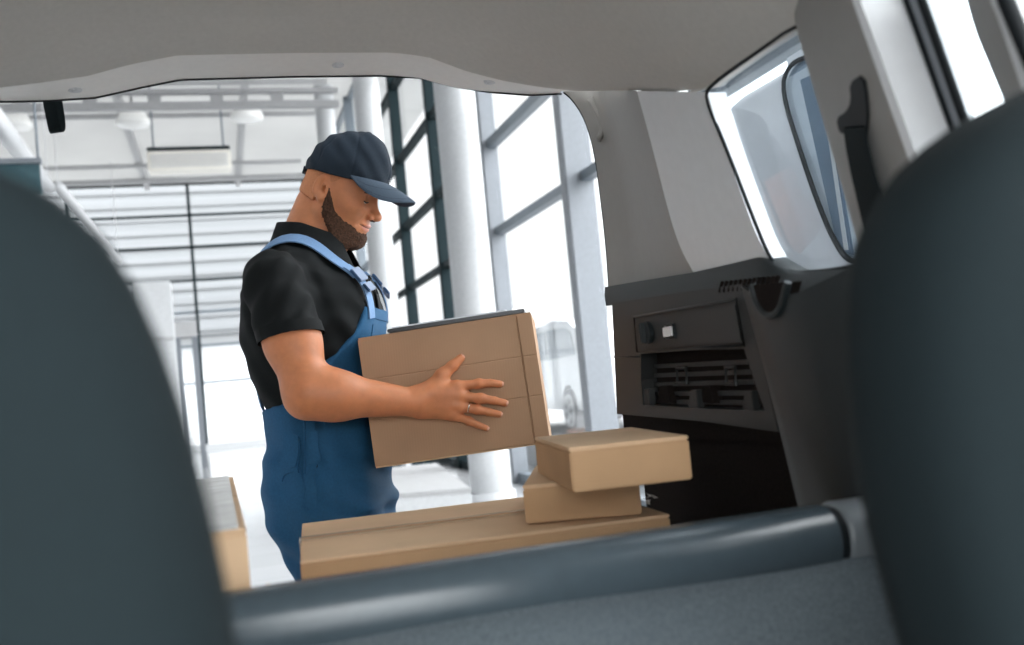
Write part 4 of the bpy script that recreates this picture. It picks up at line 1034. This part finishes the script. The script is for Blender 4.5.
for s in (-1, 1):
    pts = []
    for t in np.linspace(0, 1, 9):
        y = s*(.014+.034*t); z = .0135+.0075*sin(t*2.2)-.004*t; pts.append(Hd(head_surface(y, z)-.0005, y, z))
    tube_obj('eyebrow', pts, .003, M['beard'], person, 7, rad=[.0018, .0030, .0034, .0034, .0032, .0029, .0025, .0020, .0012])
    pts = []
    for t in np.linspace(0, 1, 9):
        y = s*(.020+.023*t); z = -.0035-.0022*sin(t*pi); pts.append(Hd(head_surface(y, z)+.0006, y, z))
    tube_obj('eyelash', pts, .0011, M['lash'], person, 6, rad=[.0009, .0014, .0017, .0019, .0020, .0020, .0018, .0015, .0009])
pts = []
for t in np.linspace(-1, 1, 17):
    y = .027*t; z = -.0634+.0050*abs(t)**2.2; pts.append(Hd(head_surface(y, z)+.0001, y, z))
tube_obj('mouth_shade', pts, .001, M['lash'], person, 6, rad=[.0006]+[.0011]*15+[.0006])  # dark tube paints the shade in the groove between the lips
for s in (-1, 1):
    c_ = Hd(.1085, s*.0075, -.0440); bm = bmesh.new(); bmesh.ops.create_uvsphere(bm, u_segments=10, v_segments=8, radius=1)
    for v in bm.verts: v.co = Vector(c_+hxv*v.co.x*.0048+hyv*v.co.y*.0030+hzv*v.co.z*.0022)
    bm_obj('nostril_shade', bm, M['lash'], person, True)  # dark bead paints the shade inside the nose opening
# beard shell and shaved hair shell
hxs = axis(HO[0]-.15, HO[0]+.17, .0025); hys = axis(HO[1]-.13, HO[1]+.13, .0025); hzs = axis(HO[2]-.19, HO[2]+.12, .0025)
headneck = head+neck
G = np.stack(np.meshgrid(hxs, hys, hzs, indexing='ij'), -1); Hc = toH(G)
dH = evalG(headneck, hxs, hys, hzs, .03)
hx_, hy_, hz_ = Hc[..., 0], Hc[..., 1], Hc[..., 2]
zl = np.interp(hx_, [-.01, .002, .010, .022, .036, .052, .066, .080, .090, .11], [-.050, .006, .010, -.016, -.044, -.058, -.064, -.070, -.0775, -.080])
wig = .0022*np.sin(hx_*420+hz_*300)*np.sin(hy_*380+1)
reg = hz_-(zl+wig)
ring = np.hypot(hy_/1.0, (hz_+.061)/.62); gate = np.maximum(np.maximum(np.abs(ring-.0290)-.0030, .062-hx_), -.0585-hz_)     # thin moustache running into the chin beard
lip = 1-np.sqrt((hy_/.0235)**2+((hz_+.0632)/.0105)**2); lip = np.where(hx_ > .06, lip*.01, -1)
reg = np.maximum(reg, lip)
reg = np.maximum(reg, -(hx_-np.interp(hz_, [-.125, -.10, -.08, -.06, -.045, -.03, .0, .02], [.052, .040, .026, .013, .008, .008, .012, .014])))
reg = np.maximum(reg, -.126-hz_)
thick = .0010+.0038*np.clip((-.03-hz_)/.05, 0, 1)*np.clip(-reg/.012, 0, 1)+.0008*np.sin(hx_*700)*np.sin(hz_*650+hy_*500)
reg = reg+RNG.normal(0, .0016, reg.shape); thick = thick+RNG.normal(0, .0007, reg.shape)
dbr = np.maximum(dH-thick, reg)
V, Q = nets(dbr, hxs, hys, hzs, 1); net_obj('beard', V, Q, M['beard'], person)
reg = np.maximum(hx_-np.interp(hz_, [-.06, -.03, .0, .02, .05], [-.03, -.018, -.005, .026, .055]), -.022-hz_-.25*(hx_+.08))
reg = np.maximum(reg, hz_-.06)+RNG.normal(0, .0018, reg.shape)
V, Q = nets(np.maximum(dH-(-.0004+.0016*np.clip(-reg/.016, 0, 1)), reg), hxs, hys, hzs, 2); net_obj('hair', V, Q, M['buzz'], person)
# ---- cap
def capsdf(q, infl=0):
    x, y, z = q[..., 0], q[..., 1], q[..., 2]
    c = np.array((.011, 0, .037)); r = np.array((.0965, .0885, .109))+infl
    v = (q-c)/r; k0 = np.sqrt((v**2).sum(-1)); k1 = np.sqrt(((q-c)**2/(r**2)**2).sum(-1)); d = k0*(k0-1)/np.maximum(k1, 1e-9)
    c2 = np.array((.048, 0, .068)); r2 = np.array((.066, .064, .086))+infl
    v = (q-c2)/r2; k0 = np.sqrt((v**2).sum(-1)); k1 = np.sqrt(((q-c2)**2/(r2**2)**2).sum(-1)); d = smin(d, k0*(k0-1)/np.maximum(k1, 1e-9), .03)
    return d
cxs = axis(-.135, .135, .0025); cys = axis(-.11, .11, .0025); czs = axis(.0, .175, .0025)
G = np.stack(np.meshgrid(cxs, cys, czs, indexing='ij'), -1)
ang = np.arctan2(G[..., 1], G[..., 0]-.01)
seams = np.zeros(ang.shape)
for a_ in (0, 60, 120, 180, 240, 300): 
    da = np.abs((ang-radians(a_)+pi) % (2*pi)-pi); seams = np.maximum(seams, np.exp(-(da*np.hypot(G[..., 0]-.01, G[..., 1])/.0028)**2))
wr_ = .0024*np.sin(G[..., 0]*95+G[..., 2]*120)*np.sin(G[..., 1]*80+.6)
d = capsdf(G, .001)+.0018*seams-wr_
d = np.maximum(d, -(d+.006)); cut = (.034+.10*G[..., 0]+.004*np.sin(ang*2+.4))-G[..., 2]
back = .028-np.sqrt((G[..., 1]/1.0)**2+((G[..., 2]-.030)/.95)**2); d = np.maximum(d, np.where(G[..., 0] < -.05, back, -1)); d = np.maximum(d, cut)
V, Q = nets(d, cxs, cys, czs, 1); V = HO+V @ HRM*HS
capo = net_obj('cap', V, Q, M['cap'], person)
# button, back strap, brim
bm = bmesh.new(); bmesh.ops.create_uvsphere(bm, u_segments=16, v_segments=8, radius=.0075)
for v in bm.verts: v.co.z *= .5
tv = Hd(.040, 0, .1555); 
for v in bm.verts: v.co = Vector(tv+hxv*v.co.x+hyv*v.co.y+hzv*v.co.z)
bm_obj('cap_button', bm, M['cap'], capo, True)
rows = []
for t in np.linspace(-1, 1, 16):
    y = .032*t; x = .011-.0965*sqrt(max(0, 1-(y/.0885)**2))-.002; rows.append([tuple(Hd(x, y, .018)), tuple(Hd(x-.0006, y, .037))])
grid_obj('adjuster_strap', rows, M['cap'], capo, .003, tuple(-hxv))
box_c = Hd(-.088, -.012, .028); bm = bmesh.new(); add_box(bm, (0, 0, 0), (.005, .016, .017), bev=.0015)
for v in bm.verts: v.co = Vector(box_c+hxv*v.co.x+hyv*v.co.y+hzv*v.co.z)
bm_obj('strap_slider', bm, M['rubber'], capo)
def brim_z(th, v, ext, y): return .040+.10*(.014+.1075*cos(th)) - v*ext*(.20+.75*(y/.09)**2) - .10*v*v*ext
rows = []
for v in np.linspace(0, 1, 14):
    r_ = []
    for u in np.linspace(-1, 1, 41):
        th = u*radians(66); ctf = max(cos(th), 0)
        ext = .076*(max(0, 1-u*u))**.62
        x = .014+.1075*cos(th)+v*ext; y = .0905*sin(th)*(1+.02*v)
        z = brim_z(th, v, ext, y)
        r_.append(tuple(Hd(x, y, z)))
    rows.append(r_)
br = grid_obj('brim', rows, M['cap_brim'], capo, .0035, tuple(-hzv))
for vv in (.45, .88):
    pts = []
    for u in np.linspace(-.93, .93, 41):
        th = u*radians(66); ext = .076*(max(0, 1-u*u))**.62; x = .014+.1075*cos(th)+vv*ext; y = .0905*sin(th)*(1+.02*vv)
        z = brim_z(th, vv, ext, y)+.0003; pts.append(Hd(x, y, z))
    tube_obj('brim_stitch', pts, .00025, M['cap'], br, 5)

# ---- black polo shirt
SL = .52
def cutn(u): return nrmz(u*.45-PZ*.55)    # how far down the upper arm the sleeve reaches
def sleeve(sh, el):
    e = sh+(el-sh)*.66
    return [cap(sh, .0625, e, .0635, .05)]
shirt_p = [('e', p[1], p[2]+.010, p[3], p[4], p[5]) if p[0] == 'e' else ('c', p[1], p[2]+.010, p[3], p[4]+.010, p[5], p[6]) for p in torso]+sleeve(rSh, rEl)+sleeve(lSh, lEl)
def sleeve_cut(P, sh, el):
    d_ = el-sh; L = np.linalg.norm(d_); u = d_/L; t = ((P-sh)@u); rr = np.linalg.norm((P-sh)-t[..., None]*u, axis=-1)
    return np.where((rr < .14) & (t > .06), t-L*.53, -1)
sx = axis(-.12, .44, .0038); sy = axis(1.88, 2.62, .0038); sz = axis(1.0, 1.66, .0038)
G = np.stack(np.meshgrid(sx, sy, sz, indexing='ij'), -1)
f, l, z = toB(G)
fold = .0034*np.sin(95*z+30*f+38*l)*np.sin(34*f-21*z+2)+.0030*np.sin(150*(z*.6+f*.55)+l*20)*np.clip((1.34-z)/.15, 0, 1)+.0022*np.sin(130*f+60*z)*np.clip((z-1.2)/.1, 0, 1)
nt_ = len(torso); d = evalP(shirt_p[:nt_], G)+fold*.8
d = np.maximum(d, -(d+.011))
d = np.maximum(d, 1.02-z); d = np.maximum(d, np.where(z > 1.44, .066-np.sqrt((f+.010)**2+l**2), -1))
for sh, el in ((rSh, rEl), (lSh, lEl)):
    d_ = el-sh; L = np.linalg.norm(d_); u = d_/L; t = (G-sh)@u
    rad_ = np.linalg.norm((G-sh)-t[..., None]*u, axis=-1)
    pull = .0035*np.sin(t*75+rad_*40+f*60)*np.sin(f*45+l*60+1.0)
    q = evalP(sleeve(sh, el), G)+pull; q = np.maximum(q, -(q+.010)); q = np.maximum(q, ((G-sh-u*L*SL)@cutn(u)))
    d = smin(d, q, .03)
V, Q = nets(d, sx, sy, sz, 1); polo = net_obj('polo_shirt', V, Q, M['polo'], person)
def proj_surf(prims, p, level, it=14):
    p = np.array(p, float); fn = prims if callable(prims) else (lambda q: evalP(prims, q))
    for _ in range(it):
        e = 1e-3; b0 = fn(p[None])[0]
        g = np.array([fn((p+dv)[None])[0]-b0 for dv in np.eye(3)*e])/e
        p = p-g/max(np.linalg.norm(g), .3)*(b0-level)*.8
    return p, nrmz(g)
# sleeve bands
for sh, el in ((rSh, rEl), (lSh, lEl)):
    d_ = nrmz(el-sh); L = np.linalg.norm(el-sh); u = nrmz(np.cross(d_, PZ)); v_ = np.cross(d_, u); rows = []
    for t in (L*SL-.024, L*SL-.012, L*SL+.001):
        rr = []
        for a_ in np.linspace(0, 2*pi, 41):
            dr = u*cos(a_)+v_*sin(a_); cn = cutn(d_); p = sh+d_*(t-.065*(dr@cn)/(d_@cn)); lo, hi = .03, .13
            for _ in range(16):
                md = (lo+hi)/2
                if evalP(sleeve(sh, el), (p+dr*md)[None])[0] < .0015: lo = md
                else: hi = md
            rr.append(tuple(p+dr*(lo+.0016)))
        rows.append(rr)
    grid_obj('sleeve_band', rows, M['polo'], polo)
# collar: stand and fold-over, open at the front
NC = B(-.004, 0, 1.518)
col_up = nrmz(PZ*1+PF*.30)
rows = [[], [], [], [], []]
for a_ in np.linspace(radians(24), radians(336), 60):
    dr = PF*cos(a_)+PL*sin(a_); fr = max(0, cos(a_)); bk_ = max(0, -cos(a_))
    base = NC+dr*(.074+.004*fr)+PZ*(.012*bk_-.030*fr)
    top = NC+dr*(.067+.004*fr)+PZ*(.046+.014*bk_-.034*fr)
    fold_ = NC+dr*(.073+.005*fr)+PZ*(.047+.014*bk_-.034*fr)
    out = NC+dr*(.086+.014*fr+.004*bk_)+PZ*(.010+.012*bk_-.046*fr)
    out2 = NC+dr*(.092+.020*fr+.004*bk_)+PZ*(-.006+.008*bk_-.058*fr)
    for r_, p in zip(rows, (base, top, fold_, out, out2)): r_.append(tuple(p))
grid_obj('collar', rows, M['polo'], polo, .0025, (0, 0, -1))
# placket with buttons
pk = []
for z in np.linspace(1.465, 1.35, 12):
    p, g = proj_surf(shirt_p, B(.14, 0, z), .003); pk.append((p, g))
rows = [[tuple(p-PL*.016+g*.0008), tuple(p+PL*.016+g*.0008)] for p, g in pk]; grid_obj('placket', rows, M['polo'], polo, .0025, tuple(PF))
for i in (1, 5, 9):
    p, g = pk[i]; bm = bmesh.new(); add_cyl(bm, p+g*.002, p+g*.006, .0055, n=16); bm_obj('button', bm, M['rubber'], polo)

# ---- blue bib overalls
def infl(prims, r): return [('e', p[1], p[2]+r, p[3], p[4], p[5]) if p[0] == 'e' else ('c', p[1], p[2]+r, p[3], p[4]+r, p[5], p[6]) for p in prims]
ov_p = infl(torso, .017)
for s in (-1, 1):
    ov_p += [cap(hip[s]+PF*.004, .103, kne[s], .082, .05), cap(kne[s], .082, ank[s]+PZ*.02, .076, .04)]
ox = axis(-.04, .46, .004); oy = axis(1.96, 2.56, .004); oz = np.r_[axis(.06, .78, .012), axis(.785, 1.42, .004)]
def over_field(P):
    f, l, z = toB(P); soft = np.clip((1.16-z)/.08, 0, 1)
    fold = soft*(.0048*np.sin(70*f+46*z+26*l+.5)*np.sin(40*z-20*f)+.0030*np.sin(110*z+70*f)*np.clip((.98-z)/.1, 0, 1))
    for z0_, sl, am in ((.985, -.30, .0055), (.945, .45, .0050), (.905, -.55, .0050), (1.03, .25, .0035)):
        fold = fold+soft*am*np.exp(-((z-z0_-sl*(f-.06))/.013)**2)*np.clip((f-.01)/.07, 0, 1)
    return evalP(ov_p, P)-fold
G = np.stack(np.meshgrid(ox, oy, oz, indexing='ij'), -1); f, l, z = toB(G)
d = over_field(G)
bib = np.clip((z-1.175)/.02, 0, 1)
fedge = np.interp(z, [1.16, 1.20, 1.25, 1.30, 1.37, 1.40], [-.30, -.035, .028, .052, .082, .09])
side = np.where(z > 1.17, (fedge-f), -1)
bwid = np.where(z > 1.26, (np.abs(l)-np.interp(z, [1.26, 1.37], [.16, .105]))*.8, -1)
top = z-1.376
shell = np.maximum(d, -(d+.010))
keep = np.where(z < 1.14, d, shell)
cuts = np.maximum(np.maximum(side, top), bwid)
# waist at the back rises a little
cuts = np.maximum(cuts, np.where(f < .0, z-(1.195-.05*np.clip((f+.0)/.1, -1, 0)), -1))
d2 = np.maximum(keep, cuts); d2 = np.maximum(d2, .085-z)
V, Q = nets(d2, ox, oy, oz, 1); overall = net_obj('overalls', V, Q, M['overall'], person)
# bib top band in the same cloth as the overalls
def ribbon(name, pts_n, width, material, parent, thick=.003, lift=.0):
    P_ = [p+g*lift for p, g in pts_n]; rows = []
    for i, (p, g) in enumerate(pts_n):
        t = nrmz(P_[min(i+1, len(P_)-1)]-P_[max(i-1, 0)]); s_ = nrmz(np.cross(t, g))
        rows.append([tuple(P_[i]-s_*width/2), tuple(P_[i]), tuple(P_[i]+s_*width/2)])
    av = np.mean([g for _, g in pts_n], 0)
    V_ = [p for r in rows for p in r]; F_ = []
    n_ = len(rows)
    V_ += [tuple(np.array(p)-pts_n[i//3][1]*thick) for i, p in enumerate(V_[:])]
    o_ = n_*3
    for i in range(n_-1):
        for j in range(2):
            a_ = i*3+j; F_ += [(a_, a_+1, a_+4, a_+3), (a_+o_, a_+3+o_, a_+4+o_, a_+1+o_)]
        F_ += [(i*3, (i+1)*3, (i+1)*3+o_, i*3+o_), (i*3+2, i*3+2+o_, (i+1)*3+2+o_, (i+1)*3+2)]
    F_ += [(0, o_, o_+1, 1), (1, o_+1, o_+2, 2)]; e_ = (n_-1)*3; F_ += [(e_, e_+1, e_+1+o_, e_+o_), (e_+1, e_+2, e_+2+o_, e_+1+o_)]
    ob = mesh_obj(name, V_, F_, material, parent, True); autosmooth(ob, 50); return ob
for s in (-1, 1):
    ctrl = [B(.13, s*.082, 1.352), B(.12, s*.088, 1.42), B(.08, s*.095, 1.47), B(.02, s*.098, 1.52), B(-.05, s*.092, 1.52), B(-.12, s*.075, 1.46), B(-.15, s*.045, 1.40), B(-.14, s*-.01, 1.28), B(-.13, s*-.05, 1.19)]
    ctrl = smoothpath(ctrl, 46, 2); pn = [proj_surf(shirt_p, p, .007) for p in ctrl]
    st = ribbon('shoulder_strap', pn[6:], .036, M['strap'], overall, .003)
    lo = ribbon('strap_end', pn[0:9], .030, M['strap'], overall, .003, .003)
    p, g = pn[6]; t = nrmz(pn[8][0]-pn[4][0]); s_ = nrmz(np.cross(t, g)); g2 = np.cross(s_, t)*1.0; g2 = g2 if g2@g > 0 else -g2
    for off, nm, sz_ in ((0, 'buckle', (.040, .034, .007)), (-.034, 'buckle', (.036, .022, .006))):
        bm = bmesh.new(); add_box(bm, (0, 0, 0), sz_, bev=.0018); R_ = np.stack([s_, t, g2])
        for v in bm.verts: v.co = Vector(p+t*off+g2*.006+np.array(v.co) @ R_)
        bm_obj(nm, bm, M['buckle'], overall)
# bib pocket line, hip pocket flap, side placket and loop, seams
def on_over(P0, lev=.0): return proj_surf(over_field, P0, lev)
def patch(name, fn, nu_, nv_, material, lift, thick=.003):
    rows = []; ns = []
    for u in np.linspace(0, 1, nu_):
        r_ = []
        for v in np.linspace(0, 1, nv_):
            p, g = on_over(fn(u, v), lift); r_.append(tuple(p)); ns.append(g)
        rows.append(r_)
    av = np.mean(ns, 0); return grid_obj(name, rows, material, overall, thick, tuple(-av))
def px_over(x, y):      # a photo pixel put on the near side of the hips
    p = atY(x, y, 2.06); return p
patch('bib_hem', lambda u, v: B(.14, -.098+.196*u, 1.373-.022*v), 14, 3, M['overall'], .002)
patch('bib_pocket', lambda u, v: B(.16, -.075+.15*u, 1.335-.10*v), 14, 8, M['overall'], .0015)
patch('hip_pocket', lambda u, v: px_over(262+29*u+1*v, 437+10*(1-u)*.2+38*v-4*u*v), 8, 10, M['overall'], .0065, .004)
patch('pocket_flap', lambda u, v: px_over(261+30*u-2*v, 436+0*u+30*v-4*u*v), 8, 8, M['overall'], .0105, .003)
patch('side_placket', lambda u, v: px_over(303+11*u+2*v, 418+90*v), 4, 16, M['overall'], .0055, .003)
patch('side_loop', lambda u, v: px_over(307+10*u+.5*v, 432+30*v), 4, 8, M['overall'], .0095, .003)
patch('waist_belt', lambda u, v: px_over(266+60*u, 403+9*v+14*u), 12, 3, M['overall'], .0045, .003)
seamp = [on_over(px_over(x, y), .004)[0] for x, y in ((300, 418), (303, 440), (306, 470), (305, 500), (312, 530), (322, 560))]
tube_obj('side_seam', smoothpath(seamp, 24), .0022, M['overall'], overall, 6)
seamp = [on_over(px_over(x, y), .003)[0] for x, y in ((262, 448), (285, 455), (300, 475), (308, 500))]
tube_obj('yoke_seam', smoothpath(seamp, 16), .0016, M['overall'], overall, 6)
# shoes
shp = []
for s in (-1, 1):
    shp += [cap(B(-.05, s*.11, .045), .045, B(.10, s*.125, .040), .043, .02), cap(B(.10, s*.125, .038), .043, B(.175, s*.13, .030), .030, .02), cap(B(-.03, s*.11, .05), .045, B(-.02, s*.11, .115), .046, .03)]
shx = axis(.0, .50, .005); shy = axis(1.94, 2.48, .005); shz = axis(-.02, .2, .005)
for s in (-1, 1):
    sub = shp[0:3] if s < 0 else shp[3:6]
    d = evalG(sub, shx, shy, shz, .03); zz = shz[None, None, :]+0*d; d = np.maximum(d, .004-zz); d = np.maximum(d, zz-.135)
    V, Q = nets(d, shx, shy, shz, 1); net_obj('shoe', V, Q, M['shoe'], person)
# ring on the ring finger
v = HP3['ring']; c = v[0]*.45+v[1]*.55+bn*0; d_ = nrmz(v[1]-v[0]); u = nrmz(np.cross(d_, PZ)); w3 = np.cross(d_, u)
rg = tube_obj('finger_ring', [c+(u*cos(t)+w3*sin(t))*.0108 for t in np.linspace(0, 2*pi, 29)[:-1]], .0014, M['silver'], person, 8, True); tag(rg, 'thin silver ring')
#PEND

# ================================================================== LIGHT
SKY_SIDE = 4.0
SKY_LOW, SKY_HIGH = 1.25, 8.5
w = bpy.data.worlds.new('world'); scene.world = w; w.use_nodes = True; nt = w.node_tree
bg = nt.nodes['Background']; bg.inputs['Strength'].default_value = 1.0
tc = nt.nodes.new('ShaderNodeTexCoord'); vm = nt.nodes.new('ShaderNodeVectorMath'); vm.operation = 'DOT_PRODUCT'
vm.inputs[1].default_value = Vector((.05, -.9, .35)).normalized()      # sky brightened behind the camera, added to light the van interior
nt.links.new(tc.outputs['Generated'], vm.inputs[0])
rp = nt.nodes.new('ShaderNodeMapRange'); rp.inputs['From Min'].default_value = -.2; rp.inputs['From Max'].default_value = .9
rp.inputs['To Min'].default_value = SKY_LOW; rp.inputs['To Max'].default_value = SKY_HIGH; rp.interpolation_type = 'SMOOTHSTEP'
nt.links.new(vm.outputs['Value'], rp.inputs['Value'])
vm2 = nt.nodes.new('ShaderNodeVectorMath'); vm2.operation = 'DOT_PRODUCT'; vm2.inputs[1].default_value = Vector((1, .12, .30)).normalized()
nt.links.new(tc.outputs['Generated'], vm2.inputs[0])
rp2 = nt.nodes.new('ShaderNodeMapRange'); rp2.inputs['From Min'].default_value = .45; rp2.inputs['From Max'].default_value = .95
rp2.inputs['To Min'].default_value = 0; rp2.inputs['To Max'].default_value = SKY_SIDE; rp2.interpolation_type = 'SMOOTHSTEP'
nt.links.new(vm2.outputs['Value'], rp2.inputs['Value'])
ad = nt.nodes.new('ShaderNodeMath'); ad.operation = 'ADD'; nt.links.new(rp.outputs['Result'], ad.inputs[0]); nt.links.new(rp2.outputs['Result'], ad.inputs[1])
mx = nt.nodes.new('ShaderNodeVectorMath'); mx.operation = 'SCALE'; mx.inputs[0].default_value = (.96, .985, 1.0)
nt.links.new(ad.outputs[0], mx.inputs['Scale']); nt.links.new(mx.outputs['Vector'], bg.inputs['Color'])
scene.view_settings.exposure = 0.35
